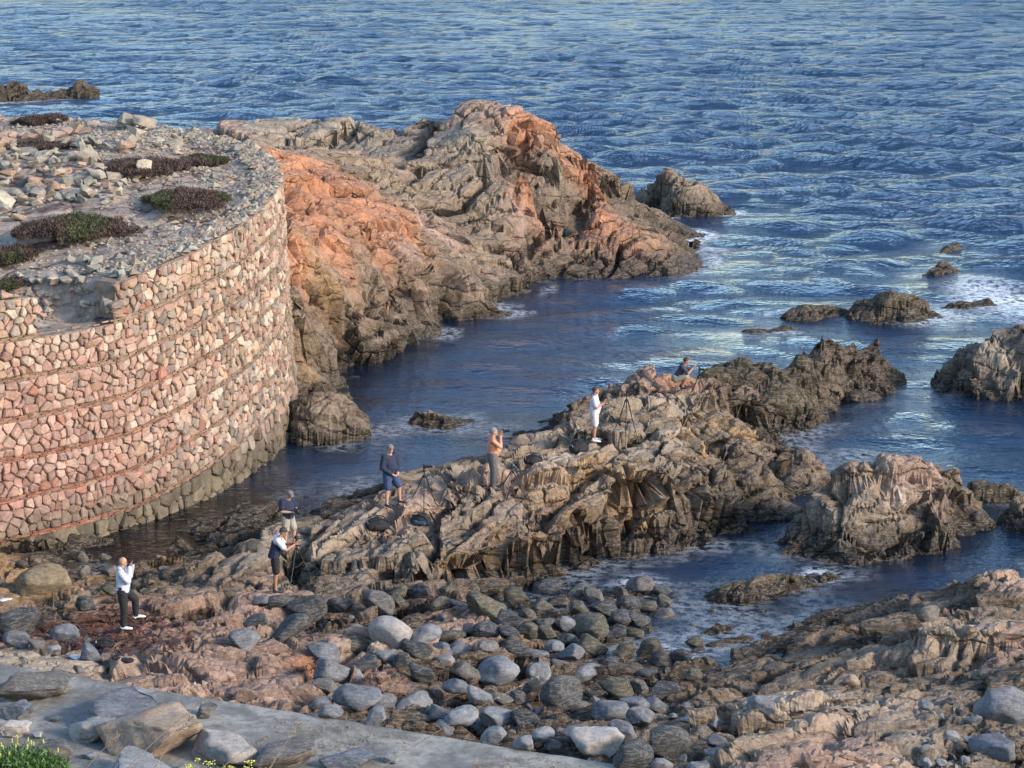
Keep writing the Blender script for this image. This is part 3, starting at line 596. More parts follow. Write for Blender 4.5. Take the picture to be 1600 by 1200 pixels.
    # brick bands between the tiers
    for k in range(6):
        tb = 1.06 if k == 0 else 1.2+k*1.12-.14
        V = []; fs = []; cols = []
        for row in range(3):
            s = S0+rng.random()*.2
            while s < S1:
                w = rng.uniform(.14, .34); tt = tb+.012+row*.046+rng.normal()*.004; pr = rng.uniform(.0, .055) if rng.random() > .22 else -.02
                if not (k == 0 and missing(s, 0) and rng.random() < .6):
                    b = len(V)*1
                    for dep in (-.06, pr):
                        for (ds, dt) in ((0, 0), (w-.012, 0), (w-.012, .037), (0, .037)): V.append(wpos(s+ds, tt+dt, dep))
                    fs += [tuple(b+i for i in f) for f in ((4, 7, 6, 5), (0, 4, 5, 1), (3, 2, 6, 7), (0, 3, 7, 4), (1, 5, 6, 2))]
                    left = float(sstep(-.2, -.75, np.array(s/BR))); low = min(1, k/3)
                    c = np.array((.25, .175, .125))*(1-left*low)+np.array((.26, .115, .075))*left*low
                    if s/BR > -.15: c = c*.55+np.array((.26, .21, .10))*.45
                    cols += [c*rng.uniform(.65, 1.25)]*8
                s += w
        V = np.array(V); me = bpy.data.meshes.new('brick_band'); me.from_pydata([tuple(v) for v in V-inv], [], fs)
        ca = me.color_attributes.new('Col', 'FLOAT_COLOR', 'POINT'); ca.data.foreach_set('color', np.c_[np.array(cols), np.ones(len(V))].astype(np.float32).ravel())
        o = obj('brick_band', me, M_BR, root); o['kind'] = 'stuff'
    # ---- ground inside the rim
    rr = np.linspace(.2, BR-.30, 190); aa = np.radians(np.linspace(-85, 150, 560))
    g_r, g_a = np.meshgrid(rr, aa); X = BC[0]+g_r*np.cos(g_a); Y = BC[1]+g_r*np.sin(g_a)
    P = np.stack([X.ravel(), Y.ravel(), np.zeros(X.size)], 1)
    rim = sstep(BR-2.2, BR-.6, g_r.ravel()); z = ztop(g_a.ravel())-.12*(1-rim)+.01*rim+.22*fbm(P*.35, 3, 2)*(1-rim)+(.07-.03*rim)*fbm(P*2.5, 3, 3)
    e = at(110, 285, 7.9); z += .45*np.exp(-(((P[:, 0]-e[0])/4.2)**2+((P[:, 1]-e[1])/7)**2))
    sarc = g_a.ravel()*BR; ing = sstep(gapL-.6, gapL+.2, sarc)*sstep(gapR+.6, gapR-.2, sarc)*sstep(BR-5.5, BR-1.2, g_r.ravel())
    z -= 1.2*ing; P[:, 2] = z
    q = np.arange(len(P)).reshape(len(aa), len(rr)); fc = np.stack([q[:-1, :-1], q[:-1, 1:], q[1:, 1:], q[1:, :-1]], -1).reshape(-1, 4)
    n1 = fbm(P*1.1, 4, 6)[:, None]; n2 = fbm(P*np.array([3, 3, 3.]), 3, 7)[:, None]
    col = np.array((.31, .24, .19))*(1+.4*n2); m = sstep(.06, .3, n1+.4*n2); col = col*(1-m)+np.array((.085, .05, .042))*m
    o = mesh_np('bastion_ground', P, fc, M_ROCK, col=np.clip(col, .02, .7)); tag(o, kind='structure'); GROUND.append(('bastion_ground', P))
    # ---- loose stones
    protos = []
    for k in range(12):
        bm = hull_stone(rng, int(rng.integers(11, 16)), (1, rng.uniform(.6, .95), rng.uniform(.45, .75)))
        me = bpy.data.meshes.new('loose_stone'); bm.to_mesh(me); bm.free(); me.materials.append(M_BOULD); protos.append(me)
    def loose(x, y, z, s, col, label, group, name='loose_stone', rot=None):
        o = obj(name, protos[rng.integers(12)]); o.location = (x, y, z); o.scale = (s, s*rng.uniform(.8, 1.1), s*rng.uniform(.75, 1.1))
        o.rotation_euler = rot or (rng.normal()*.35, rng.normal()*.35, rng.uniform(0, 6.28)); o.color = (*col, 1)
        tag(o, label, 'stone', group); return o
    tones = [(.29, .255, .195), (.32, .24, .165), (.26, .24, .20), (.35, .305, .235), (.31, .20, .14), (.21, .19, .155)]
    def tone(): return tuple(np.array(tones[rng.integers(6)])*rng.uniform(.75, 1.15))
    shr = [(228, 252, 88, 22), (287, 300, 78, 34), (118, 345, 112, 36), (300, 240, 60, 14), (25, 385, 45, 18)]
    def inshrub(px, py, k=.8): return any(((px-a)/(w*k))**2+((py-b)/(h*k))**2 < 1 for a, b, w, h in shr)
    cnt = 0; tries = 0
    while cnt < 250 and tries < 6000:
        tries += 1; px = rng.uniform(-60, 275); py = rng.uniform(216, 352)
        if inshrub(px, py) or px > 130+(352-py)*1.3: continue
        w = hit(px, py, 6); gz = w[2]
        if gz < 6: continue
        s = rng.uniform(.24, .52)*(1.7 if rng.random() < .16 else 1)
        ti = rng.integers(6); cw = ('beige', 'tan', 'grey-beige', 'cream', 'orange-brown', 'dark grey-brown')[ti]; sw = 'small' if s < .36 else 'mid-sized' if s < .55 else 'large'
        loose(w[0], w[1], gz+s*rng.uniform(.05, .45), s, tuple(np.array(tones[ti])*rng.uniform(.85, 1.1)), f'{sw} {cw} angular stone in the rubble heap on the bastion', 'rubble stones heaped on the bastion'); cnt += 1
    for i in range(46):
        px = rng.uniform(40, 190); py = rng.uniform(405, 500)
        w = hit(px, py, 6); gz = w[2]
        if gz < 5: continue
        s = rng.uniform(.2, .5)
        ti = rng.integers(6); cw = ('beige', 'tan', 'grey-beige', 'cream', 'orange-brown', 'dark grey-brown')[ti]; sw = 'small' if s < .3 else 'mid-sized' if s < .4 else 'large'
        loose(w[0], w[1], gz+s*.15, s, tuple(np.array(tones[ti])*rng.uniform(.85, 1.1)), f'{sw} {cw} stone fallen in the breach of the bastion parapet', 'stones fallen in the parapet breach')
    for (px, py, s, sc_, lb) in ((172, 472, .62, (.8, .8, 1.9), 'tall upright tan stone at the broken end of the parapet'), (148, 478, .6, (1.2, .9, 1), 'squarish grey stone beside the tall upright parapet stone'),
                                 (178, 268, .55, (.8, .8, 2.0), 'pale pillar-like stone tilted up out of the rubble heap'), (198, 188, 1.2, (1, 1, .9), 'large grey-tan boulder on the seaward rim of the bastion'), (228, 190, .9, (1, .9, 1), 'smaller block leaning by the large boulder on the seaward rim')):
        w = hit(px, py+8, 7); gz = w[2]
        o = loose(w[0], w[1], gz+s*.35, s, (.30, .25, .19), lb, None, rot=(.1, .15, .4)); o.scale = (s*sc_[0], s*sc_[1], s*sc_[2])
    for i in range(16):
        px = -30+i*10.5; py = 221-i*.9+rng.normal()*1.5; w = hit(px, py, 7); gz = w[2]
        if gz < 6: continue
        loose(w[0], w[1], gz+.25, .62*rng.uniform(.8, 1.15), tuple(np.array((.34, .235, .18))*rng.uniform(.8, 1.15)), 'pinkish stone in the low ruined wall on the bastion', 'stones of the low ruined wall', rot=(0, 0, rng.normal()*.3))
    # ---- gravel ring (small, uncountable)
    V = []; fs = []; cols = []
    oct_ = np.array([(1, 0, 0), (-1, 0, 0), (0, 1, 0), (0, -1, 0), (0, 0, 1), (0, 0, -1)], float); of = [(0, 2, 4), (2, 1, 4), (1, 3, 4), (3, 0, 4)]
    for i in range(9500):
        a = math.radians(rng.uniform(-56, 100)); r = BR-.38-(abs(rng.normal())*3.0 if i < 6500 else rng.uniform(0, .9))
        if r < 1: continue
        x, y = BC[0]+r*math.cos(a), BC[1]+r*math.sin(a)
        i_a = int((math.degrees(a)+85)/235*559); i_r = int((r-.2)/(BR-.5)*189)
        zz = P[q[i_a, min(i_r, 189)], 2] if r < BR-.35 else ztop(a); s = rng.uniform(.04, .13)*(2 if rng.random() < .06 else 1)*(1.5 if i >= 6500 else 1)
        if gapL-.1 < a*BR < gapR+.1 and r > BR-2: continue
        ang = rng.uniform(0, 6.28); ca, sa = math.cos(ang), math.sin(ang); b = len(V)
        for o3 in oct_:
            v = o3*s*np.array([1, .75, .55])*rng.uniform(.7, 1.2); V.append((x+v[0]*ca-v[1]*sa, y+v[0]*sa+v[1]*ca, zz+v[2]+s*.1))
        fs += [tuple(b+k for k in f) for f in of]; cols += [np.array(tone())*1.05]*6
    me = bpy.data.meshes.new('gravel'); me.from_pydata(V, [], fs); ca = me.color_attributes.new('Col', 'FLOAT_COLOR', 'POINT')
    ca.data.foreach_set('color', np.c_[np.array(cols), np.ones(len(V))].astype(np.float32).ravel())
    tag(obj('gravel', me, M_ROCK), 'scattered pale gravel over the top of the bastion', 'gravel', kind='stuff')
    # ---- cushion shrubs
    T = NT('heath_leaf'); c = T.add('ShaderNodeVertexColor'); c.layer_name = 'Col'; T.link(c.outputs['Color'], T.b.inputs['Base Color']); T.b.inputs['Roughness'].default_value = .8
    for (px, py, hw, hh, z, hgt, mixg, lb) in ((228, 262, 88, 12, 7.95, .5, .12, 'long maroon heath cushion spreading along the bastion top'), (287, 318, 76, 20, 7.9, .75, .45, 'rounded maroon and green heath cushion near the wall rim'),
                                        (118, 366, 110, 20, 7.9, .8, .4, 'wide dark green heath cushion with maroon top below the rubble'), (310, 250, 62, 8, 7.95, .4, .1, 'flat dark heath mat behind the long maroon cushion'),
                                        (20, 402, 48, 12, 7.7, .6, .1, 'small purple-brown heath cushion beside the breach'), (90, 224, 80, 5, 8.0, .3, .05, 'thin brown heath mat in front of the low ruined wall'), (65, 186, 50, 5, 8.0, .55, .0, 'brown heath bush on the far seaward edge'), (20, 445, 22, 10, 7.2, .4, .3, 'little olive bush growing in the parapet breach')):
        w0 = hit(px, py, 7); gz = w0[2]
        rx = hw*np.linalg.norm(w0-[0, 0, CH])/F; ry = max(.6, min(2.6, (at(px, py-hh, gz)-at(px, py+hh, gz))[1]*.5))
        hgt *= .72; n = int(5000+5000*rx); u = rng.uniform(-1.15, 1.15, (n*3, 2)); rag = fbm(np.c_[u*3.1+px, np.full(len(u), 7.)], 3, 9); u = u[(u**2).sum(1) < .62+.75*rag][:n]; n = len(u)
        lump = fbm(np.c_[u*2.6+px, np.zeros(n)], 3, int(px))
        edge = np.clip(1.15-(u**2).sum(1), .05, 1); hz = hgt*np.sqrt(np.clip(edge*(1+.5*lump), .0, 1.5))*(.72+.4*lump)*rng.uniform(.2, 1.03, n)
        base = np.c_[w0[0]+u[:, 0]*rx, w0[1]+u[:, 1]*ry, gz-.05+hz]
        L = rng.uniform(.05, .11, n); dr = rng.normal(size=(n, 3))*.6+np.c_[u*.5, np.ones(n)]; dr /= np.linalg.norm(dr, axis=1)[:, None]
        sd_ = np.cross(dr, rng.normal(size=(n, 3))); sd_ /= np.linalg.norm(sd_, axis=1)[:, None]
        V = np.stack([base-sd_*.022, base+sd_*.022, base+dr*L[:, None]], 1).reshape(-1, 3)
        gn = sstep(-.1, .25, fbm(np.c_[u*1.7+px*.1, np.full(n, 3.)], 2, 5)+(mixg-.4))[:, None]
        cc = (np.array((.07, .043, .034))*(1-gn)+np.array((.05, .055, .02))*gn)*rng.uniform(.45, 1.6, (n, 1))
        o = mesh_np('foliage', V-w0, np.arange(n*3).reshape(n, 3), T.m, smooth=False, col=np.repeat(cc, 3, 0))
        r_ = tag(empty('heath_shrub', tuple(w0)), lb, 'shrub', 'heath shrubs on the bastion'); o.parent = r_
        bm = bmesh.new(); bmesh.ops.create_icosphere(bm, subdivisions=3, radius=1)
        for v in bm.verts: v.co = Vector((v.co.x*rx*.36, v.co.y*ry*.36, max(0, v.co.z*hgt*.3)+gz-.05-w0[2]))
        bm_obj('twigs', bm, plain('twigs', (.045, .028, .022), .9), r_, True)
# ================================================================ path, boulders, bank, plants
def boulders():
    rng = np.random.default_rng(11)
    # ---- concrete path
    T = NT('concrete'); geo = T.add('ShaderNodeNewGeometry'); n1 = T.noise(geo.outputs['Position'], .8, 6, .65); n2 = T.noise(geo.outputs['Position'], 4, 6, .75)
    c = T.ramp(n1.outputs['Fac'], [(.3, (.125, .117, .105)), (.48, (.19, .178, .157)), (.58, (.33, .305, .26)), (.66, (.2, .187, .165)), (.8, (.14, .117, .09))])
    c2 = T.ramp(n2.outputs['Fac'], [(.32, g3(.5)), (.5, g3(.95)), (.65, g3(1.2))]); T.link(T.mix(.8, c.outputs[0], c2.outputs[0], 'MULTIPLY'), T.b.inputs['Base Color'])
    T.b.inputs['Roughness'].default_value = .9; T.link(T.bump(n2.outputs['Fac'], .5, .03), T.b.inputs['Normal'])
    a = at(-220, 1000, 2.2)[:2]; b = at(1010, 1203, 2.2)[:2]; u = (b-a)/np.linalg.norm(b-a); nrm = np.array([u[1], -u[0]])
    L = np.linalg.norm(b-a); ns, nw = 150, 34; V = []
    prof = [(0.0, -1.3), (-.015, -.5), (0, -.03), (.03, 0)]+[(.03+k*(5.2-.03)/(nw-4), 0) for k in range(1, nw-3)]
    for i in range(ns):
        for k, (o_, dz) in enumerate(prof):
            w = a+u*L*i/(ns-1)+nrm*(o_+(.05*fbm(np.array([[i*.25, k*.0, 0]]), 3, 4)[0] if k < 4 else 0))
            V.append((w[0], w[1], 2.2+dz))
    V = np.array(V); top = V[:, 2] > 2.19; V[top, 2] += .02*fbm(V[top]*1.3, 4, 4)
    q = np.arange(len(V)).reshape(ns, len(prof)); fc = np.stack([q[:-1, :-1], q[:-1, 1:], q[1:, 1:], q[1:, :-1]], -1).reshape(-1, 4)
    tag(mesh_np('concrete_path', V, fc, T.m), kind='structure'); GROUND.append(('concrete_path', V[top]))
    # sandy grit washed over the path
    V = []; fs = []; cl = []
    for i in range(9000):
        px, py = rng.uniform(430, 1010), rng.uniform(1100, 1215)
        dn = fbm(np.array([[px*.012, py*.03, 0]]), 3, 6)[0]
        if py < 1045+px*.163 or dn < -.12: continue
        w = at(px, py, 2.205); s_ = rng.uniform(.006, .018)*(2.2 if rng.random() < .05 else 1); b_ = len(V)
        for q_ in ((1, 0, 0), (-.6, .8, 0), (-.5, -.8, 0), (0, 0, .9)): V.append((w[0]+q_[0]*s_*rng.uniform(.6, 1.3), w[1]+q_[1]*s_*rng.uniform(.6, 1.3), w[2]+q_[2]*s_))
        fs += [(b_, b_+1, b_+3), (b_+1, b_+2, b_+3), (b_+2, b_, b_+3)]; cl += [np.array(((.2, .14, .085), (.15, .12, .09), (.26, .2, .14))[rng.integers(3)])*rng.uniform(.7, 1.2)]*4
    tag(mesh_np('grit', np.array(V), np.array(fs), M_ROCK, None, False, np.array(cl)), 'brown grit washed over the concrete path', 'grit', kind='stuff')
    # ---- bank towards the camera
    xs, ys = np.linspace(-30, 30, 160), np.linspace(1.5, 40.4, 150); gx, gy = np.meshgrid(xs, ys)
    B = np.stack([gx.ravel(), gy.ravel(), np.zeros(gx.size)], 1)
    edge = 38.4-.42*(B[:, 0]+8)
    B[:, 2] = np.minimum(2.12, 9)+np.maximum(0, (np.minimum(edge, 37.0)-B[:, 1]))*.36+.18*fbm(B*.7, 4, 5)-np.maximum(0, B[:, 1]-edge)*.55
    B[:, 2] = np.minimum(B[:, 2], CH-1.7)
    q = np.arange(len(B)).reshape(150, 160); fc = np.stack([q[:-1, :-1], q[:-1, 1:], q[1:, 1:], q[1:, :-1]], -1).reshape(-1, 4)
    n = fbm(B*1.5, 4, 8)[:, None]; col = np.array((.20, .165, .11))*(1+.5*n)
    tag(mesh_np('bank', B, fc, M_ROCK, col=np.clip(col, .02, .6)), kind='structure'); GROUND.append(('bank', B))
    # ---- boulder meshes
    protos = []
    for k in range(12):
        bm = bmesh.new(); bmesh.ops.create_icosphere(bm, subdivisions=4, radius=.5)
        V = np.array([v.co[:] for v in bm.verts]); N = V/np.linalg.norm(V, axis=1)[:, None]
        for c in range(8 if k < 8 else 14):
            d = rng.normal(size=3); d /= np.linalg.norm(d); lim = rng.uniform(.24, .42); h = V@d
            V = V-np.outer(np.maximum(0, h-lim)*.92, d)
        V = V+N*(.07*fbm(V*2.5+k*9, 3, k)+.03*fbm(V*7+k, 3, k))[:, None]
        V = V*np.array([1.12, rng.uniform(.8, 1), rng.uniform(.68, .86)])
        for v, c in zip(bm.verts, V): v.co = c
        me = bpy.data.meshes.new('boulder'); bm.to_mesh(me); bm.free()
        for p in me.polygons: p.use_smooth = True
        me.materials.append(M_BOULD); protos.append(me)
    cols = {'g': (0.119, 0.125, 0.137), 'l': (0.176, 0.182, 0.192), 'w': (0.344, 0.308, 0.276), 'd': (0.043, 0.046, 0.049), 'o': (0.068, 0.062, 0.044), 'b': (0.105, 0.095, 0.085), 't': (0.272, 0.2, 0.144), 'p': (0.17, 0.15, 0.14), 'y': (0.176, 0.132, 0.076)}
    fore = []
    for k in range(6):
        bm = bmesh.new(); bmesh.ops.create_icosphere(bm, subdivisions=4, radius=.5)
        V = np.array([v.co[:] for v in bm.verts]); N = V/np.linalg.norm(V, axis=1)[:, None]
        for c in range(15):
            d = rng.normal(size=3); d /= np.linalg.norm(d); lim = rng.uniform(.22, .36) if c else .2
            if c == 0: d = np.array([.08, -.1, .99]); d /= np.linalg.norm(d)
            V = V-np.outer(np.maximum(0, V@d-lim)*.97, d)
        dd_, _ = fracture(V*2.2+k*5, [(.8, .05, .1, .05), (.3, .02, .15, .015)], .4, .5, (.5, 1, 1.2), k)
        V = V+N*(dd_*.45+.03*fbm(V*6+k, 4, k))[:, None]; V = V*np.array([1.25, 1.1, 1.1])
        for v, c in zip(bm.verts, V): v.co = c
        me = bpy.data.meshes.new('foreground_rock'); bm.to_mesh(me); bm.free()
        for p in me.polygons: p.use_smooth = True
        me.materials.append(M_BOULD); fore.append(me)
    placed = []
    def boulder(px, py, w, c, label, group=None, asp=None, sink=.18, rot=None, k=None, z=None, name='boulder', var=.12):
        """px,py: middle of the boulder in the photo; w: its width in photo pixels"""
        g = hit(px, min(py+w*.28, 1260)) if z is None else at(px, py+w*.28, z)
        dep = np.linalg.norm(g-np.array([0, 0, CH])); s = w/F*dep/1.08
        o = obj(name, fore[k % 6] if name == 'foreground_rock' and k is not None else protos[rng.integers(12) if k is None else k]); a3 = asp or (1, rng.uniform(.85, 1.05), rng.uniform(.85, 1.1))
        hz = s*.38*a3[2]
        o.location = (g[0], g[1]+s*.25, g[2]+hz*(1-sink*2.4)); o.scale = (s*a3[0], s*a3[1], s*a3[2])
        o.rotation_euler = rot if rot is not None else (rng.normal()*.25, rng.normal()*.25, rng.uniform(-.6, .6)+(math.pi if rng.random() < .5 else 0))
        o.color = (*(np.array(cols[c])*rng.uniform(1-var, 1+var)), 1); tag(o, label, 'boulder', group); placed.append((px, py, w)); return o
    # boulders one can single out
    for r in ((777, 1048, 68, 'l', 'tall pale egg-shaped boulder standing among the beach boulders'), (930, 1160, 92, 'w', 'large whitish rounded boulder at the edge of the path'), (558, 1092, 76, 'g', 'big grey wedge boulder against the path edge'),
              (612, 1062, 60, 'l', 'light grey boulder with a dark cracked face below the orange boulder'), (668, 990, 54, 'l', 'squarish light grey boulder beside the orange boulder'), (612, 990, 74, 'w', 'smooth cream and orange boulder capping the pink outcrop'),
              (478, 957, 66, 'd', 'dark grey egg boulder behind the man in the vest'), (452, 985, 62, 'd', 'dark brown-grey boulder below the dark egg boulder'), (383, 1000, 54, 'g', 'grey rounded boulder with a scrap of pale cloth'),
              (1045, 1160, 76, 'd', 'dark slate boulder alone beside the pale outcrop'), (1575, 1110, 90, 'g', 'large smooth grey boulder at the foot of the pale outcrop'), (1560, 1170, 80, 'g', 'grey domed boulder below the large smooth grey one'), (1455, 960, 40, 'b', 'brown block perched among the shore rocks'),
              (955, 1112, 60, 'g', 'grey boulder with a flat worn top beside the whitish boulder'), (880, 1085, 70, 'd', 'dark rounded boulder in the wet beach hollow'), (850, 950, 46, 'o', 'olive-brown round boulder at the foot of the ridge'), (885, 975, 38, 'l', 'small cream boulder among the dark wet ones'),
              (920, 980, 70, 'o', 'broad olive boulder next to the small cream one'), (1000, 970, 46, 'd', 'dark boulder at the water edge by the ridge'), (1010, 945, 44, 'o', 'olive slab boulder lapped by the water'), (925, 1008, 54, 'o', 'flat-topped olive-grey boulder in the beach hollow'),
              (66, 912, 84, 'y', 'big yellow-brown boulder at the foot of the bastion'), (130, 950, 40, 'd', 'dark slaty boulder near the red seaweed'), (30, 975, 72, 'd', 'long dark grey boulder by the white cloth'), (22, 1000, 46, 'g', 'grey cracked boulder next to the orange-topped one'), (25, 990, 26, 't', 'small orange-topped stone above the grey cracked boulder'),
              (720, 1115, 56, 'l', 'pale grey split boulder beside the path'), (860, 1120, 50, 'l', 'light grey faceted boulder in the row by the path'), (905, 1150, 50, 'p', 'pinkish grey boulder touching the whitish boulder'), (1190, 1105, 46, 'g', 'blue-grey smooth boulder against the pale outcrop'), (1155, 1112, 34, 'g', 'small blue-grey boulder beside the smooth one'),
              (1330, 1065, 30, 't', 'small tan stone lying in the rock cleft')):
        boulder(*r)
    # rocks between path and camera
    for (px, py, w, c, lb, z, asp, k) in ((245, 1135, 165, 't', 'large flat-topped tan boulder lying on the near side of the path', 2.2, (1, .95, .75), 9), (140, 1140, 72, 'w', 'whitish rounded boulder next to the flat-topped tan one', 2.2, (1, 1, .9), 2), (50, 1062, 140, 'b', 'broad brown-grey rock resting on the path', 2.2, (1, .9, .5), 10),
                                          (170, 1100, 150, 'g', 'sloping slate-grey slab rock behind the whitish boulder', 2.2, (1, 1, .5), 11), (30, 1110, 50, 'g', 'grey stone wedged below the broad brown rock', 2.2, None, 3), (22, 1140, 56, 'w', 'cream edged stone above the green plants', 2.2, None, 4), (345, 1165, 110, 'w', 'pale wedge rock with a layered dark side', 2.2, (1, .9, .75), 8),
                                          (445, 1170, 130, 'b', 'layered brown-grey rock beside the pale wedge', 2.2, (1, .9, .55), 10), (320, 1112, 40, 'b', 'small brown stone leaning on the flat-topped tan boulder', 2.2, None, 5), (550, 1178, 90, 'g', 'grey flaky rock on the path', 2.2, (1, .9, .5), 9), (210, 1185, 110, 'l', 'flat pale stone in front of the whitish boulder', 2.3, (1, .8, .4), 6), (90, 1180, 70, 'b', 'brown stone among the green plants', 2.3, None, 7)):
        boulder(px, py, w, c, lb, None, asp, .12, (rng.normal()*.08, rng.normal()*.08, rng.uniform(-.4, .4)), k, z, 'foreground_rock')
    names = {'g': 'grey', 'l': 'light grey', 'b': 'brown-grey', 't': 'tan', 'w': 'cream'}
    k_ = 0
    for _ in range(900):
        if k_ >= 26: break
        px, py, w = rng.uniform(-20, 620), rng.uniform(1085, 1205), rng.uniform(26, 80)
        if py < 1075+px*.165+w*.3 or any(math.hypot(px-a_, (py-b_)*1.2) < (w+c_)*.42 for a_, b_, c_ in placed): continue
        c = rng.choice(['g', 'l', 'b', 'g', 't', 'w']); k_ += 1
        boulder(px, py, w, c, ('small ' if w < 45 else 'large ')+names[c]+' broken stone lying on the near side of the path', 'broken stones on the near side of the path', (1, rng.uniform(.8, 1), rng.uniform(.5, .8)), .12, (rng.normal()*.1, rng.normal()*.1, rng.uniform(0, 6.28)), int(rng.integers(6)), 2.2, 'foreground_rock')
    # the mass of the boulder beach
    def inside(px, py):
        top = 905 if px > 560 else 985; 
        if px < 500: return False
        if px > 1040: return False
        edge = 1037+(px)*.163
        return top+(15 if px < 700 else 0) < py < edge-8 and not (560 < px < 830 and 950 < py < 1030 and px < 560+(1030-py)*3.2)
    cnt = 0; tries = 0
    while cnt < 290 and tries < 9000:
        tries += 1; px = rng.uniform(500, 1040); py = rng.uniform(915, 1200)
        if not inside(px, py): continue
        w = (rng.uniform(30, 58) if py < 1030 else rng.uniform(36, 70))*(1.25 if rng.random() < .2 else 1)
        if any(math.hypot(px-a, (py-b_)*1.35) < (w+c_)*.345 for a, b_, c_ in placed): continue
        wet = py < 1010 or px > 930 and py < 1080
        c = rng.choice(['o', 'd', 'd', 'b', 'o']) if wet else rng.choice(['g', 'l', 'g', 'g', 'd', 'b', 'p'])
        cw = {'g': 'grey', 'l': 'light grey', 'd': 'dark grey', 'b': 'brown-grey', 'p': 'pinkish grey', 'o': 'olive'}[c]; sw = 'small' if w < 40 else 'mid-sized' if w < 54 else 'large'
        boulder(px, py, w, c, f'{sw} {cw} wet boulder packed among others below the ridge' if wet else f'{sw} {cw} dry boulder packed among others along the path', 'dark wet beach boulders' if wet else 'grey dry beach boulders'); cnt += 1
    # scattered cobbles and small boulders elsewhere
    def scatter(n, x0, x1, y0, y1, w0, w1, cs, lb, grp):
        k = 0
        for _ in range(n*8):
            if k >= n: break
            px, py = rng.uniform(x0, x1), rng.uniform(y0, y1); w = rng.uniform(w0, w1)
            if py > 1037+px*.163-10 and px < 1000: continue
            if any(math.hypot(px-a, (py-b_)*1.3) < (w+c_)*.42 for a, b_, c_ in placed): continue
            c = rng.choice(cs); cw = {'g': 'grey', 'l': 'light grey', 'd': 'dark grey', 'b': 'brown-grey', 'p': 'pinkish', 'o': 'olive', 'y': 'yellow-brown'}[c]
            boulder(px, py, w, c, cw+' '+lb, grp); k += 1
    scatter(26, 0, 140, 985, 1055, 22, 48, ['g', 'g', 'l', 'd', 'b'], 'boulder lying between the path and the red seaweed', 'boulders by the seaweed')
    scatter(16, 400, 560, 935, 1000, 24, 50, ['d', 'g', 'd', 'b'], 'boulder lodged behind the pink outcrop', 'boulders behind the pink outcrop')
    scatter(22, 990, 1130, 1090, 1200, 16, 36, ['d', 'g', 'g', 'l', 'b'], 'cobble lying beside the dark slate boulder', 'cobbles by the dark slate boulder')
    scatter(16, 1440, 1600, 1090, 1200, 14, 34, ['g', 'd', 'l', 'l'], 'cobble at the foot of the large smooth grey boulder', 'cobbles by the large grey boulder')
    scatter(14, 0, 260, 870, 935, 16, 36, ['y', 'b', 'o'], 'stone at the foot of the bastion wall', 'stones at the foot of the wall')
    scatter(30, 520, 1040, 930, 1190, 12, 22, ['o', 'd', 'g', 'b', 'l'], 'small cobble filling a gap in the boulder beach', 'cobbles of the boulder beach')
    scatter(10, 1000, 1110, 930, 1060, 22, 46, ['o', 'd', 'o'], 'boulder awash at the edge of the pool', 'boulders awash in the pool')
    # ---- seaweed
    V = []; Fq = []
    for i in range(700):
        px, py = rng.uniform(95, 300), rng.uniform(955, 1028)
        if abs((px-200)/110)**2+abs((py-990)/36)**2 > 1: continue
        p = hit(px, py, 4); d = rng.normal(size=2); d /= np.linalg.norm(d); L = rng.uniform(.12, .4); w = rng.uniform(.012, .03); b = len(V)
        for j in range(4):
            t = j/3; o = p+np.array([d[0]*L*t+.05*math.sin(t*5+i), d[1]*L*t, .03+.07*math.sin(t*3.1)*rng.random()]); sd_ = np.array([-d[1], d[0], .3])*w
            V += [o-sd_, o+sd_]
        for j in range(3): Fq.append((b+2*j, b+2*j+1, b+2*j+3, b+2*j+2))
    o = mesh_np('seaweed', np.array(V), np.array(Fq), plain('seaweed', (.075, .03, .02), .6, var=.6, sc=8)); tag(o, 'red-brown seaweed cast up around the man in the hoodie', 'seaweed', kind='stuff')
    # ---- green plants, flowers and dry stalks on the near bank
    gm = NT('leaf_green'); c = gm.add('ShaderNodeVertexColor'); c.layer_name = 'Col'; gm.link(c.outputs['Color'], gm.b.inputs['Base Color']); gm.b.inputs['Roughness'].default_value = .6
    def tuft(px, py, hw, n, h, cA, lb, z=2.5, name='plant_clump'):
        w0 = at(px, py, z); w0[2] = max(ground(w0[0], w0[1], .3, ('bank', 'concrete_path')), 2.0); rx = hw*40/F
        V = []; cc = []
        for i in range(n):
            a = rng.uniform(0, 6.28); r = math.sqrt(rng.random()); x, y = r*rx*math.cos(a), r*.6*rx*math.sin(a)
            hh = h*(1-.55*r*r)*rng.uniform(.5, 1.1); ln = rng.normal(size=2)*.3*hh; t0 = rng.uniform(.25, .9)
            p0 = np.array([x+ln[0]*t0, y+ln[1]*t0, hh*t0]); dv = np.array([rng.normal()*.05, rng.normal()*.05, .04+.05*rng.random()]); sd_ = np.array([rng.normal(), rng.normal(), rng.normal()*.4])*.012
            V += [p0-sd_, p0+sd_, p0+dv]; c_ = np.array(cA)*rng.uniform(.55, 1.5); cc += [c_]*3
        r_ = tag(empty(name, tuple(w0)), lb, 'plant'); mesh_np('foliage', np.array(V), np.arange(len(V)).reshape(-1, 3), gm.m, r_, False, np.array(cc))
        return r_, w0, rx
    r_, w0, rx = tuft(20, 1196, 85, 11000, .7, (.06, .125, .022), 'bright green leafy plant clump with small yellow flowers')
    for i in range(26):
        bm = bmesh.new(); x, y, hf = rng.normal()*rx*.6, rng.normal()*rx*.3, .5+rng.random()*.2
        for k in range(5): bmesh.ops.create_icosphere(bm, subdivisions=1, radius=.014, matrix=Matrix.Translation((x+rng.normal()*.005, y, hf+k*.016)))
        bm_obj('flower', bm, M_FLOWER, r_)
    r_, w0, rx = tuft(330, 1202, 60, 2500, .3, (.10, .14, .04), 'low fennel clump with yellow-green flower heads')
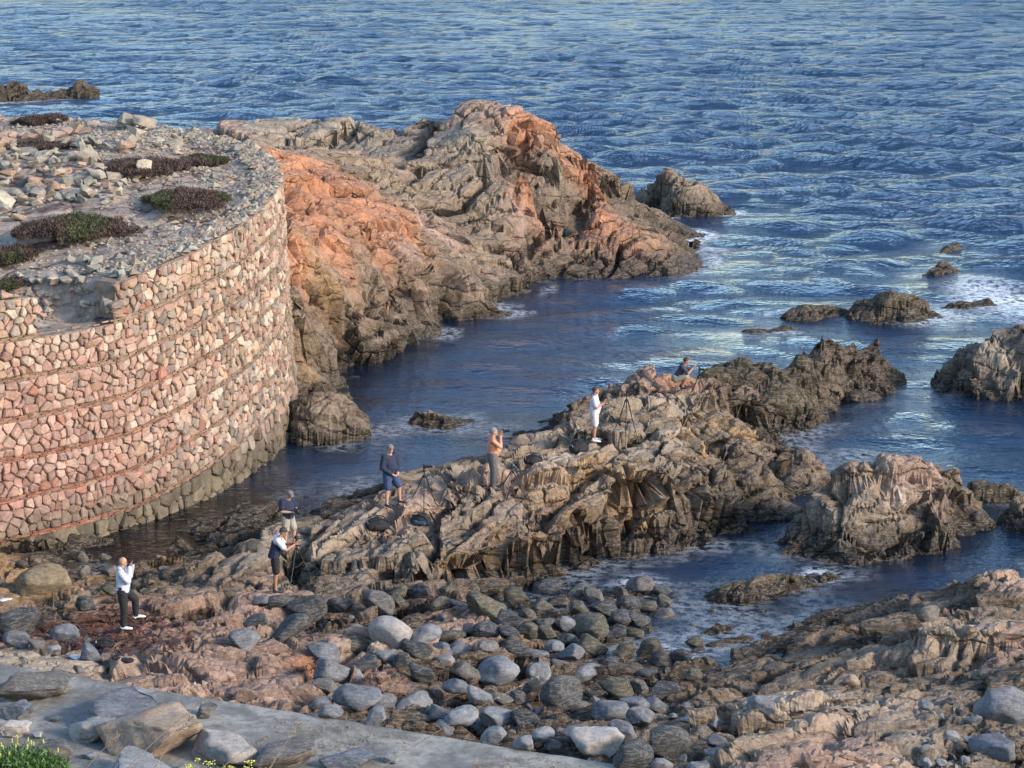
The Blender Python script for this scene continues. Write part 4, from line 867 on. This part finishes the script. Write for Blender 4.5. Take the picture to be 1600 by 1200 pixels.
    for i in range(12):
        x, y, h = rng.normal()*rx*.7, rng.normal()*.3, rng.uniform(.22, .4); bm = bmesh.new()
        for k in range(14): bmesh.ops.create_icosphere(bm, subdivisions=1, radius=.018, matrix=Matrix.Translation((x+rng.normal()*.045, y+rng.normal()*.045, h+rng.normal()*.012)))
        f = bm_obj('flower_head', bm, M_FLOWER, r_); bm = bmesh.new(); bmesh.ops.create_cone(bm, segments=5, radius1=.006, radius2=.005, depth=h, matrix=Matrix.Translation((x, y, h/2))); bm_obj('stem', bm, M_STRAW, r_)
    for (x0, y0, x1, y1, lb) in ((150, 1215, 345, 1075, 'tall dry stalk leaning over the whitish boulder'), (215, 1215, 300, 1120, 'dry stalk leaning over the flat-topped tan boulder'), (100, 1215, 185, 1150, 'short dry stalk by the green plants'), (520, 1215, 850, 1052, 'long thin dry stalk crossing in front of the grey wedge boulder'), (395, 1215, 470, 1130, 'dry grass stalk in front of the pale wedge rock'), (300, 1220, 420, 1150, 'bent dry grass stalk near the fennel')):
        p0 = at(x0, y0, 2.6); p0[2] = max(ground(p0[0], p0[1], .3, ('bank', 'concrete_path')), 2.0)-.05; d = ray(x1, y1); p1 = np.array([0, 0, CH])+d*((p0[1]-.1)/d[1])
        V = []; N = 9
        for j in range(N):
            t = j/(N-1); p = p0+(p1-p0)*t+np.array([0, 0, .12*math.sin(t*math.pi)]); r = .015*(1-t*.55)
            for k in range(5): V.append(p+np.array([math.cos(k*1.2566)*r, math.sin(k*1.2566)*r, 0]))
        fc = [(j*5+k, j*5+(k+1) % 5, (j+1)*5+(k+1) % 5, (j+1)*5+k) for j in range(N-1) for k in range(5)]
        o = tag(empty('dry_stalk', tuple(p0)), lb, 'stalk', 'dry stalks on the near bank'); mesh_np('stem', np.array(V)-p0, np.array(fc), M_STRAW, o)
        V = []
        for i in range(60):
            t = rng.uniform(.78, 1.0); p = p0+(p1-p0)*t+np.array([0, 0, .12*math.sin(t*math.pi)])+rng.normal(size=3)*.012; dv = rng.normal(size=3)*.035+np.array([.02, 0, .03]); sd_ = rng.normal(size=3)*.006; V += [p-sd_, p+sd_, p+dv]
        mesh_np('seed_head', np.array(V)-p0, np.arange(len(V)).reshape(-1, 3), M_STRAW, o, False)
    # dry grass on the bank
    V = []; cc = []
    for i in range(9000):
        x = rng.uniform(-13, 4); y = rng.uniform(31.0, 38.3-.42*(x+8))
        if x > -4 and rng.random() < .5: continue
        z = 2.1+max(0, (min(38.4-.42*(x+8), 37.0)-y))*.36; h = rng.uniform(.1, .35); sd_ = np.array([rng.normal(), rng.normal(), 0])*.008; l = rng.normal(size=2)*.1
        V += [np.array([x, y, z])-sd_, np.array([x, y, z])+sd_, np.array([x+l[0], y+l[1], z+h])]; cc += [np.array((.24, .19, .10))*rng.uniform(.5, 1.3)]*3
    tag(mesh_np('dry_grass', np.array(V), np.arange(len(V)).reshape(-1, 3), gm.m, None, False, np.array(cc)), 'thin dry grass on the near bank', 'grass', kind='stuff')
M_FLOWER = plain('flower_yellow', (.55, .50, .10), .6); M_STRAW = plain('straw', (.34, .26, .16), .8)
# ================================================================ people and their gear
def ell(bm, c, r, yaw=0.0, sub=2):
    m = Matrix.Translation(Vector(c)) @ Matrix.Rotation(yaw, 4, 'Z') @ Matrix.Diagonal((*r, 1)) if not isinstance(r, (int, float)) else Matrix.Translation(Vector(c)) @ Matrix.Scale(r, 4)
    return bmesh.ops.create_icosphere(bm, subdivisions=sub, radius=1, matrix=m)['verts']
def hullseg(bm, a, b, yaw=0.0, sub=2):
    """convex skin between two ellipsoids (centre, radius or radii)"""
    t = bmesh.new(); ell(t, a[0], a[1], yaw, sub); ell(t, b[0], b[1], yaw, sub)
    r = bmesh.ops.convex_hull(t, input=t.verts)
    junk = list({g for g in r['geom_interior']+r['geom_unused'] if isinstance(g, bmesh.types.BMVert) and g.is_valid})
    bmesh.ops.delete(t, geom=junk, context='VERTS')
    me = bpy.data.meshes.new('t'); t.to_mesh(me); t.free(); bm.from_mesh(me); bpy.data.meshes.remove(me)
def chain(bm, nodes, yaw=0.0, sub=2):
    for a, b in zip(nodes[:-1], nodes[1:]): hullseg(bm, a, b, yaw, sub)
def fuse(name, bm, mat, parent, vox=.011, smooth=4):
    """voxel-remesh the overlapping pieces into one continuous skin"""
    me = bpy.data.meshes.new(name); bm.to_mesh(me); bm.free()
    o = bpy.data.objects.new(name, me); COL.objects.link(o)
    m = o.modifiers.new('r', 'REMESH'); m.mode = 'VOXEL'; m.voxel_size = vox
    s = o.modifiers.new('s', 'SMOOTH'); s.factor = .5; s.iterations = smooth
    dg = bpy.context.evaluated_depsgraph_get(); me2 = bpy.data.meshes.new_from_object(o.evaluated_get(dg))
    o.modifiers.clear(); o.data = me2; me2.name = name; bpy.data.meshes.remove(me)
    for p in me2.polygons: p.use_smooth = True
    me2.materials.clear(); me2.materials.append(mat); o.parent = parent
    return o
def cloth(name, c, stripes=None, rough=.85):
    T = NT(name); tc = T.add('ShaderNodeTexCoord'); n = T.noise(tc.outputs['Object'], 9, 4); r = T.ramp(n.outputs['Fac'], [(.3, g3(.75)), (.7, g3(1.2))])
    col = tuple(c)
    if stripes:
        w = T.add('ShaderNodeTexWave'); w.bands_direction = 'Z'; w.inputs['Scale'].default_value = stripes[0]; w.inputs['Distortion'].default_value = .6; T.link(tc.outputs['Object'], w.inputs[0])
        rr = T.ramp(w.outputs['Fac'], [(.55, c), (.75, stripes[1])]); col = rr.outputs[0]
    T.link(T.mix(1.0, col, r.outputs[0], 'MULTIPLY'), T.b.inputs['Base Color']); T.b.inputs['Roughness'].default_value = rough
    n2 = T.noise(tc.outputs['Object'], 14, 3); T.link(T.bump(n2.outputs['Fac'], .5, .03), T.b.inputs['Normal']); return T.m
def skin_mat(name, c):
    T = NT(name); tc = T.add('ShaderNodeTexCoord'); n = T.noise(tc.outputs['Object'], 6, 4); r = T.ramp(n.outputs['Fac'], [(.3, (.9, .85, .82)), (.7, (1.1, 1.08, 1.05))])
    T.link(T.mix(1.0, tuple(c), r.outputs[0], 'MULTIPLY'), T.b.inputs['Base Color']); T.b.inputs['Roughness'].default_value = .55
    T.b.inputs['Subsurface Weight'].default_value = .1; T.b.inputs['Subsurface Radius'].default_value = (.02, .008, .005); return T.m
BLK = plain('black_plastic', (.018, .018, .02), .45, var=.2); BLKM = plain('black_metal', (.03, .03, .033), .35, .6); GREY = plain('silver_metal', (.45, .45, .46), .35, .8)
SHOE_D = plain('dark_shoe', (.03, .03, .035), .7); SHOE_W = plain('white_shoe', (.78, .78, .76), .6); EYE = plain('eye', (.02, .015, .012), .3)

def person(loc, label, H, face, J, skin, top, bottom, shoe, hair, big=1.0, head=(0, 0), hat=None, sleeve='short', legs='short', belly=0.0, hood=False, vest=None):
    """J: joints in (forward, left, up) metres of a 1.75 m figure; face: heading, 0 = +X. The joints carry the pose."""
    k = H/1.75; cf, sf = math.cos(face), math.sin(face)
    loc[2] = max(loc[2], ground(loc[0], loc[1], .14))+.035
    root = tag(empty('person', tuple(loc)), label, 'person', 'photographers on the rocks')
    def W(p): return Vector(((p[0]*cf-p[1]*sf)*k, (p[0]*sf+p[1]*cf)*k, p[2]*k))
    def n(p, r):
        if isinstance(r, tuple): return (W(p), tuple(q*k for q in r))
        return (W(p), r*k)
    def add(p, q): return tuple(a+b for a, b in zip(p, q))
    pel, ch, nk, hd = J['pelvis'], J['chest'], J['neck'], J['head']
    y = face; b = big
    wst = tuple((pel[i]*.5+ch[i]*.5) for i in range(3)); 
    B = bmesh.new()
    # ---- body
    chain(B, [n(pel, (.115*b, .165*b, .11)), n(add(wst, (.012+belly*.5, 0, 0)), (.105*b+belly, .15*b, .11)), n(ch, (.115*b, .175*b, .13)), n(add(nk, (-.01, 0, -.06)), (.065, .11*b, .05))], y)
    chain(B, [n(add(nk, (0, 0, -.05)), .06*(b*.5+.5)), n(add(hd, (-.015, 0, -.06)), .055)], y)
    hy = face+head[1]; ch_, sh_ = math.cos(head[1]), math.sin(head[1]); pt = head[0]
    def Hd(f, l, u):     # head space: pitch pt (down positive), turn head[1]
        f2, u2 = f*math.cos(pt)+u*math.sin(pt), -f*math.sin(pt)+u*math.cos(pt)
        return (hd[0]+f2*ch_-l*sh_, hd[1]+f2*sh_+l*ch_, hd[2]+u2)
    ell(B, W(Hd(-.005, 0, .02)), tuple(q*k for q in (.098, .077, .105)), hy); 
    chain(B, [n(Hd(.035, 0, -.03), (.055, .06, .06)), n(Hd(.055, 0, -.085), (.032, .036, .026))], hy)      # jaw and chin
    chain(B, [n(Hd(.09, 0, .005), .012), n(Hd(.112, 0, -.028), .016)], hy, 1)                              # nose
    for s in (-1, 1): ell(B, W(Hd(-.01, s*.078, -.005)), tuple(q*k for q in (.02, .01, .032)), hy, 1)        # ears
    ell(B, W(Hd(.086, 0, -.062)), tuple(q*k for q in (.012, .024, .009)), hy, 1)                             # lips
    for s, sd in ((1, 'L'), (-1, 'R')):
        sh, el, wr = J['sh'+sd], J['el'+sd], J['wr'+sd]; hand = J.get('hand'+sd)
        chain(B, [n(add(ch, (0, s*.1, .08)), .075*b), n(sh, .062*b), n(tuple(sh[i]*.45+el[i]*.55 for i in range(3)), .05*b), n(el, .042*b), n(tuple(el[i]*.65+wr[i]*.35 for i in range(3)), .042*b), n(wr, .028)], y)
        d = Vector(wr)-Vector(el); d.normalize(); hv = Vector(hand)-Vector(wr) if hand else d; hv.normalize()
        pc = Vector(wr)+hv*.05; sdv = hv.cross(Vector((0, 0, 1))); sdv = sdv.normalized() if sdv.length > .1 else Vector((0, 1, 0)); nv = sdv.cross(hv).normalized()
        chain(B, [n(wr, .027), n(tuple(pc-sdv*.02), .024), n(tuple(pc+hv*.035), .026)], y, 1); chain(B, [n(wr, .025), n(tuple(pc+sdv*.022), .023)], y, 1)
        for f_, ln in ((-.032, .062), (-.011, .074), (.011, .07), (.031, .055)):
            p0 = pc+hv*.04+sdv*f_; p1 = p0+hv*ln*.55-nv*.012*s; p2 = p1+(hv*.5-nv*.8).normalized()*ln*.5
            chain(B, [n(tuple(p0), .0105), n(tuple(p1), .0098), n(tuple(p2), .0085)], y, 1)
        t0 = pc-sdv*.03*s-hv*.02; t1 = t0+(hv*.5-sdv*s*.7).normalized()*.04; t2 = t1+(hv-nv*.3).normalized()*.035
        chain(B, [n(tuple(t0), .013), n(tuple(t1), .0115), n(tuple(t2), .0095)], y, 1)
        hp, kn, an = J['hip'+sd], J['kn'+sd], J['an'+sd]; toe = J['toe'+sd]
        mid = tuple(kn[i]*.68+an[i]*.32 for i in range(3)); dv = Vector(an)-Vector(kn); bk = Vector((-.018, 0, 0))
        chain(B, [n(hp, .095*b), n(tuple(hp[i]*.5+kn[i]*.5 for i in range(3)), .077*b), n(kn, .056*b), n(tuple(Vector(mid)+bk), .056*b), n(an, .037)], y)
        chain(B, [n(add(an, (-.025, 0, -.04)), .026), n(an, .034), n(add(toe, (-.02, 0, -.008)), .016)], y, 1)
    fuse('body', B, skin, root, .0095*k, 3)
    # ---- eyes
    for s in (-1, 1):
        e = bmesh.new(); ell(e, W(Hd(.086, s*.031, .012)), .011*k, 0, 1); bm_obj('eye', e, EYE, root, True)
    # ---- hair or hat
    if hair is not None:
        h = bmesh.new(); ell(h, W(Hd(-.014, 0, .035)), tuple(q*k for q in (.105, .085, .1)), hy, 3)
        pn = Vector(W(Hd(-.055, 0, -.9)))-Vector(W(Hd(.0, 0, 0))); c0 = W(Hd(.03, 0, .035))
        pn = (Vector(W(Hd(.55, 0, -.75)))-Vector(W(Hd(0, 0, 0)))).normalized()
        bmesh.ops.bisect_plane(h, geom=list(h.verts)+list(h.edges)+list(h.faces), plane_co=c0, plane_no=pn, clear_outer=True)
        bmesh.ops.solidify(h, geom=list(h.faces), thickness=.008)
        bm_obj('hair', h, hair, root, True)
    if hat is not None:
        h = bmesh.new(); ell(h, W(Hd(-.01, 0, .045)), tuple(q*k for q in (.112, .092, .09)), hy, 3)
        bmesh.ops.bisect_plane(h, geom=list(h.verts)+list(h.edges)+list(h.faces), plane_co=W(Hd(0, 0, .04)), plane_no=(Vector(W(Hd(0, 0, -1)))-Vector(W(Hd(0, 0, 0)))).normalized(), clear_outer=True)
        bmesh.ops.solidify(h, geom=list(h.faces), thickness=.008)
        o = bm_obj('cap', h, hat, root, True); v = bmesh.new(); hullseg(v, n(Hd(.07, 0, .055), (.04, .075, .006)), n(Hd(.135, 0, .042), (.03, .055, .005)), hy); bm_obj('visor', v, hat, o, True)
    # ---- clothes
    e = .016
    if top is not None:
        T = bmesh.new()
        hem = add(pel, (.0, 0, -.05))
        chain(T, [n(hem, (.135*b+e, .18*b+e, .05)), n(add(wst, (.012+belly*.5, 0, 0)), (.115*b+e+belly, .16*b+e, .11)), n(ch, (.118*b+e, .178*b+e, .13)), n(add(nk, (-.012, 0, -.055)), (.075, .125*b, .035))], y)
        for s, sd in ((1, 'L'), (-1, 'R')):
            sh, el, wr = J['sh'+sd], J['el'+sd], J['wr'+sd]
            nodes = [n(add(ch, (0, s*.1, .08)), .08*b+e), n(sh, .07*b+e)]
            m_ = tuple(sh[i]*.3+el[i]*.7 for i in range(3))
            nodes += [n(m_, .062*b+e)] if sleeve == 'short' else [n(el, .054*b+e), n(tuple(el[i]*.12+wr[i]*.88 for i in range(3)), .038*b+e)]
            chain(T, nodes, y)
        if hood: chain(T, [n(add(nk, (-.05, .07, -.01)), .05), n(add(nk, (-.085, 0, -.03)), .06), n(add(nk, (-.05, -.07, -.01)), .05)], y)
        o = fuse('top', T, top, root, .012*k, 4)
        if vest is not None:
            V_ = bmesh.new(); chain(V_, [n(add(hem, (0, 0, .035)), (.15*b+e, .195*b+e, .05)), n(wst, (.128*b+e, .172*b+e, .11)), n(ch, (.128*b+e, .19*b+e, .13)), n(add(nk, (-.014, 0, -.06)), (.082, .14*b, .03))], y)
            v_ = fuse('vest', V_, vest, root, .012*k, 4)
            q = bmesh.new(); bmesh.ops.create_cube(q, size=1, matrix=Matrix.Translation(W(add(ch, (-.135*b-.02, -.03, .09)))) @ Matrix.Rotation(face, 4, 'Z') @ Matrix.Diagonal((.012, .15, .05, 1))); bm_obj('back_print', q, SHOE_W, v_)
    P_ = bmesh.new()
    chain(P_, [n(add(pel, (0, 0, .1)), (.118*b+e, .165*b+e, .03)), n(add(pel, (0, 0, -.03)), (.125*b+e, .175*b+e, .09))], y)
    for s, sd in ((1, 'L'), (-1, 'R')):
        hp, kn, an = J['hip'+sd], J['kn'+sd], J['an'+sd]
        nodes = [n(hp, .105*b+e), n(tuple(hp[i]*.5+kn[i]*.5 for i in range(3)), .09*b+e)]
        nodes += [n(tuple(hp[i]*.14+kn[i]*.86 for i in range(3)), .082*b+e)] if legs == 'short' else [n(kn, .07*b+e), n(tuple(kn[i]*.5+an[i]*.5 for i in range(3)), .062*b+e), n(add(an, (0, 0, .01)), .052+e)]
        chain(P_, nodes, y)
    fuse('trousers' if legs == 'long' else 'shorts', P_, bottom, root, .012*k, 4)
    for s, sd in ((1, 'L'), (-1, 'R')):
        an, toe = J['an'+sd], J['toe'+sd]; S_ = bmesh.new()
        chain(S_, [n(add(an, (-.035, 0, -.045)), (.045, .042, .042)), n(add(toe, (-.06, 0, .0)), (.06, .045, .038)), n(add(toe, (.03, 0, -.01)), (.045, .042, .027))], y, 2); hullseg(S_, n(add(an, (-.02, 0, .0)), .046), n(add(an, (-.02, 0, -.05)), .046), y)
        fuse('shoe', S_, shoe, root, .01*k, 2)
    return root, W
def pose(**kw):
    J = dict(pelvis=(0, 0, .95), chest=(0, 0, 1.27), neck=(.01, 0, 1.49), head=(.035, 0, 1.615), hipL=(0, .09, .92), hipR=(0, -.09, .92), knL=(.03, .11, .5), knR=(.03, -.11, .5), anL=(0, .12, .09), anR=(0, -.12, .09), toeL=(.15, .14, .035), toeR=(.15, -.14, .035),
             shL=(0, .2, 1.41), shR=(0, -.2, 1.41), elL=(-.03, .27, 1.12), elR=(-.03, -.27, 1.12), wrL=(.05, .27, .87), wrR=(.05, -.27, .87))
    J.update(kw); return J
def box(bm, c, s, rot=None, bev=.0):
    m = Matrix.Translation(Vector(c)) @ (rot or Matrix.Identity(4)) @ Matrix.Diagonal((*s, 1)); t = bmesh.new(); bmesh.ops.create_cube(t, size=1, matrix=m)
    if bev: bmesh.ops.bevel(t, geom=list(t.edges), offset=bev, segments=2, affect='EDGES')
    me = bpy.data.meshes.new('t'); t.to_mesh(me); t.free(); bm.from_mesh(me); bpy.data.meshes.remove(me)
def rod(bm, a, b, r1, r2, seg=10):
    a, b = Vector(a), Vector(b); d = b-a; q = d.to_track_quat('Z', 'Y').to_matrix().to_4x4()
    bmesh.ops.create_cone(bm, cap_ends=True, segments=seg, radius1=r1, radius2=r2, depth=d.length, matrix=Matrix.Translation((a+b)/2) @ q)
def photo_camera(loc, yaw, pitch, label, lens=.13):
    """body centre at loc, lens towards yaw"""
    root = tag(empty('photo_camera', tuple(loc)), label, 'camera', 'cameras of the photographers'); root.rotation_euler = (0, -pitch, yaw)
    b = bmesh.new(); box(b, (0, 0, 0), (.06, .135, .085), None, .012); box(b, (.0, 0, .055), (.06, .055, .035), None, .012); box(b, (.015, -.058, -.005), (.075, .03, .085), None, .012); bm_obj('body', b, BLK, root)
    l = bmesh.new(); rod(l, (.03, 0, 0), (.03+lens*.6, 0, 0), .036, .036, 18); rod(l, (.03+lens*.6, 0, 0), (.03+lens, 0, 0), .034, .042, 18); o = bm_obj('lens', l, BLKM, root)
    g = bmesh.new(); rod(g, (.028+lens, 0, 0), (.032+lens, 0, 0), .034, .034, 16); bm_obj('lens_glass', g, plain('glass_dark', (.02, .02, .05), .08, bump=0), o); return root
def tripod(feet, apex, label, head=True):
    """feet: three ground points, apex: top of the legs"""
    ap = Vector(apex); root = tag(empty('tripod', tuple(ap)), label, 'tripod', 'tripods on the rocks')
    for f in feet:
        v = Vector(f)-ap; s = Vector((v.x, v.y, 0)).normalized()*.04; b = bmesh.new(); rod(b, s, v*.48, .017, .015); rod(b, v*.46, v*.76, .013, .012); rod(b, v*.74, v, .010, .009); lg = bm_obj('leg', b, BLKM, root)
        for t in (.47, .75): c = bmesh.new(); rod(c, v*(t-.02), v*(t+.02), .021, .021); bm_obj('leg_lock', c, BLK, lg)
        c = bmesh.new(); ell(c, v, .016, 0, 1); bm_obj('rubber_foot', c, BLK, lg)
    b = bmesh.new(); rod(b, (0, 0, -.28), (0, 0, .12), .014, .014); rod(b, (0, 0, -.05), (0, 0, .03), .045, .045, 12); bm_obj('centre_column', b, BLKM, root)
    b = bmesh.new(); rod(b, (0, 0, .12), (0, 0, .16), .03, .03, 12); ell(b, (0, 0, .18), .028, 0, 2); box(b, (0, 0, .215), (.07, .06, .02), None, .004); hd_ = bm_obj('head', b, BLK, root)
    c = bmesh.new(); rod(c, (0, 0, .17), (-.16, -.06, .10), .009, .011); bm_obj('handle', c, BLK, hd_); return root
def stand(px, py, h, label, rot=0.3, spread=.42):
    c = hit(px, py, 6); c[2] = max(c[2], ground(c[0], c[1], .15)); feet = []
    for i in range(3):
        a = rot+i*2.0944; x, y = c[0]+spread*math.cos(a), c[1]+spread*math.sin(a); feet.append((x, y, min(c[2]+.2, max(c[2]-.4, ground(x, y, .1)))))
    ap = c+np.array([0, 0, h]); tripod(feet, ap, label); return ap
def bag(px, py, size, yaw, label, mats, lie=0.2, name='backpack'):
    g = hit(px, py, 7); g[2] = max(g[2], top_z(g[0], g[1], .25)-.05); root = tag(empty(name, tuple(g), yaw), label, 'bag', 'bags on the rocks'); root.rotation_euler = (lie, .1, yaw); s = size
    b = bmesh.new(); chain(b, [(Vector((-.2*s, 0, .10*s)), (.10*s, .16*s, .12*s)), (Vector((.0, 0, .16*s)), (.15*s, .19*s, .17*s)), (Vector((.22*s, 0, .11*s)), (.09*s, .15*s, .11*s))]); o = fuse('main_pack', b, mats[0], root, .018, 3)
    b = bmesh.new(); chain(b, [(Vector((-.08*s, -.14*s, .12*s)), (.10*s, .07*s, .09*s)), (Vector((.12*s, -.14*s, .12*s)), (.09*s, .06*s, .08*s))]); fuse('pocket', b, mats[1], root, .018, 3)
    for q in (-1, 1):
        b = bmesh.new(); pts = [(.25*s*math.cos(t)-.02, q*.09*s+.14*s*0, .22*s+.10*s*math.sin(t)) for t in np.linspace(-.4, 2.6, 9)]
        for a_, b_ in zip(pts[:-1], pts[1:]): rod(b, a_, b_, .016*s, .016*s, 6)
        bm_obj('strap', b, BLK, root)
    b = bmesh.new()
    pts = [(-.27*s, .05*math.sin(t), .16*s+.05*math.cos(t)) for t in np.linspace(-1.8, 1.8, 7)]
    for a_, b_ in zip(pts[:-1], pts[1:]): rod(b, a_, b_, .010, .010, 6)
    bm_obj('handle', b, mats[2], root); return root

def people():
    fair = skin_mat('skin_fair', (.46, .265, .19)); tan = skin_mat('skin_tan', (.36, .175, .11)); red = skin_mat('skin_sunburnt', (.52, .24, .145))
    navy = cloth('navy_cloth', (.012, .018, .045)); black = cloth('black_cloth', (.012, .012, .015)); white = cloth('white_cloth', (.6, .62, .66)); hood = cloth('pale_hoodie', (.50, .52, .61)); blue = cloth('blue_shorts', (.03, .06, .13))
    khaki = cloth('khaki_cloth', (.30, .27, .21)); greyc = cloth('grey_trousers', (.10, .10, .10)); offw = cloth('off_white_shorts', (.5, .49, .46)); strp = cloth('striped_tee', (.62, .63, .66), (5.5, (.45, .47, .55)))
    dk = plain('hair_dark', (.035, .028, .024), .7); gr = plain('hair_grey', (.20, .19, .18), .7); capg = cloth('grey_cap', (.15, .145, .13))
    # camera raised to the eye: both wrists in front of the face
    up = dict(elL=(.16, .17, 1.22), elR=(.16, -.2, 1.2), wrL=(.25, .05, 1.55), wrR=(.2, -.08, 1.54), handL=(.30, .02, 1.62), handR=(.24, -.06, 1.63))
    # hoodie man
    g = hit(192, 981, 6)
    r, W_ = person(g, 'bald man in a pale hoodie and black trousers holding a camera to his eye', 1.74, .05, pose(**up, hipL=(.02, .09, .92), knL=(.27, .12, .66), anL=(.27, .13, .27), toeL=(.43, .14, .235), pelvis=(0, 0, .95)), fair, hood, black, SHOE_W, None, 1.08, (.05, 0), sleeve='long', legs='long', belly=.03, hood=True)
    photo_camera(g+np.array(W_((.24, -.01, 1.635))), .05, 0, 'camera at the eye of the man in the pale hoodie', .1)
    # man in vest
    g = hit(430, 926, 6)
    r, W_ = person(g, 'man in a navy vest over a white tee and black shorts bending over a tripod', 1.76, .12, pose(pelvis=(-.02, 0, .95), chest=(.06, 0, 1.26), neck=(.14, 0, 1.46), head=(.22, 0, 1.555), shL=(.09, .2, 1.39), shR=(.09, -.2, 1.39), elL=(.26, .22, 1.16), elR=(.28, -.22, 1.14), wrL=(.48, .08, 1.24), wrR=(.5, -.08, 1.24), handL=(.58, .03, 1.26), handR=(.6, -.02, 1.25)), tan, white, black, SHOE_D, dk, 1.0, (.65, 0), vest=navy)
    ap = stand(466, 916, 1.0, 'black tripod with spread legs in front of the man in the vest', .2, .5)
    photo_camera(ap+np.array([.0, 0, .29]), .5, -.1, 'camera on the tripod of the man in the vest', .12)
    # man in polo and cap
    g = hit(450, 890, 6)
    r, W_ = person(g, 'man in a navy polo and grey cap looking down at the camera in his hands', 1.62, -.75, pose(neck=(.04, 0, 1.48), head=(.10, 0, 1.595), elL=(.05, .27, 1.13), elR=(.05, -.27, 1.13), wrL=(.28, .09, 1.12), wrR=(.28, -.09, 1.12), handL=(.34, .04, 1.15), handR=(.34, -.04, 1.15), knL=(.12, .13, .52), anL=(.1, .15, .12), toeL=(.25, .17, .07)), fair, navy, khaki, SHOE_D, gr, 1.1, (.6, 0), hat=capg, belly=.04)
    photo_camera(g+np.array(W_((.36, 0, 1.17))), -.75, -.5, 'camera held at chest height by the man in the grey cap', .12)
    # man in navy jacket
    g = hit(608, 796, 6)
    r, W_ = person(g, 'man in a navy jacket, blue shorts and grey cap standing beside a tripod', 1.76, -.7, pose(elL=(.04, .29, 1.14), elR=(.0, -.29, 1.13), wrL=(.2, .13, .98), wrR=(.17, -.1, .95), handL=(.26, .03, .93), handR=(.25, -.02, .9), hipL=(.02, .09, .92), knL=(.2, .17, .55), anL=(.17, .22, .16), toeL=(.32, .25, .11), head=(.04, 0, 1.62)), fair, navy, blue, SHOE_D, gr, 1.15, (.05, -.45), hat=capg, sleeve='long', belly=.05)
    ap = stand(662, 790, .85, 'tripod standing beside the man in the navy jacket', .5); photo_camera(ap+np.array([.0, 0, .27]), .0, 0, 'camera with a long lens on the tripod beside the navy jacket man', .2)
    # shirtless man
    g = hit(770, 772, 6)
    r, W_ = person(g, 'shirtless man in grey trousers photographing with a camera raised', 1.8, .1, pose(**{**up, 'elR': (.2, -.24, 1.24), 'elL': (.2, .2, 1.22)}, chest=(-.01, 0, 1.27)), red, None, greyc, SHOE_D, gr, 1.18, (.0, 0), legs='long', belly=.075)
    photo_camera(g+np.array(W_((.27, -.01, 1.64))), .1, .05, 'camera with a lens raised by the shirtless man', .16)
    ap = stand(800, 782, .8, 'empty tripod with wide legs beside the shirtless man', .1, .55)
    # man in white
    g = hit(932, 686, 6)
    r, W_ = person(g, 'man in a white striped tee and off-white shorts with clasped hands', 1.66, -.12, pose(elL=(.06, .26, 1.13), elR=(.08, -.26, 1.12), wrL=(.3, .05, 1.24), wrR=(.3, -.07, 1.24), handL=(.33, .0, 1.32), handR=(.34, -.02, 1.32)), tan, strp, offw, SHOE_W, dk, 1.12, (.0, .0), belly=.05)
    ap = stand(974, 684, .95, 'tripod on the rock next to the man in white', .4); photo_camera(ap+np.array([.02, 0, .27]), .1, 0, 'camera on the tripod next to the man in white', .14)
    # crouching man
    g = hit(1063, 608, 6)
    r, W_ = person(g, 'man in dark tee and khaki shorts crouching behind a low tripod', 1.74, -.1, pose(pelvis=(-.16, 0, .34), chest=(.04, 0, .62), neck=(.14, 0, .82), head=(.2, 0, .93), hipL=(-.14, .1, .32), hipR=(-.14, -.1, .32), knL=(.26, .16, .5), knR=(.26, -.16, .46), anL=(.06, .14, .09), anR=(.08, -.14, .09), toeL=(.21, .16, .035), toeR=(.23, -.16, .035), shL=(.07, .19, .76), shR=(.07, -.19, .76), elL=(.26, .22, .55), elR=(.27, -.22, .55), wrL=(.42, .08, .72), wrR=(.42, -.08, .72), handL=(.48, .04, .78), handR=(.48, -.02, .78)), tan, cloth('slate_tee', (.035, .045, .07)), khaki, SHOE_D, dk, 1.05, (.25, 0))
    ap = stand(1090, 614, .62, 'low tripod in front of the crouching man', .6, .36); photo_camera(ap+np.array([.0, 0, .27]), -.1, 0, 'camera on the low tripod of the crouching man', .13)
    # bags
    bk = (black, black, GREY); bb = (cloth('bag_blue', (.03, .07, .11)), black, GREY)
    bag(590, 822, 1.15, .5, 'black backpack lying on the pale slab below the navy jacket man', bk); bag(655, 815, 1.0, -.3, 'black and blue bag on the rock by the tripod of the navy jacket man', (black, bb[0], GREY))
    bag(827, 720, .95, .3, 'black backpack on the ledge to the right of the shirtless man', bk); bag(900, 700, 1.1, .7, 'black bag lying below the man in white', bk)
    bag(165, 1012, .75, .2, 'small black bag among the boulders near the seaweed', bk)
    # jacket on the rock, cloths
    def drape(pts, mat, name, label, th=.03):
        P = [hit(a_, b_) for a_, b_ in pts]; root = tag(empty(name, tuple(P[0])), label, 'cloth'); b = bmesh.new()
        for i in range(len(P)-1): hullseg(b, (Vector(P[i]-P[0])+Vector((0, 0, .03)), (.10, .14, th)), (Vector(P[i+1]-P[0])+Vector((0, 0, .03)), (.09, .12, th)))
        fuse('folded_cloth', b, mat, root, .02, 3)
    drape([(182, 1028), (198, 1034), (212, 1038), (222, 1043)], black, 'jacket', 'black jacket laid over the pink rock beside the path', .045)
    drape([(2, 940), (14, 937), (24, 934), (31, 928)], white, 'white_cloth', 'white cloth lying on the dark rocks at the foot of the bastion', .02)
    drape([(112, 1024), (120, 1027)], white, 'white_scrap', 'small white scrap between boulders by the path', .015)
terrain(); bastion(); boulders(); people(); sea()
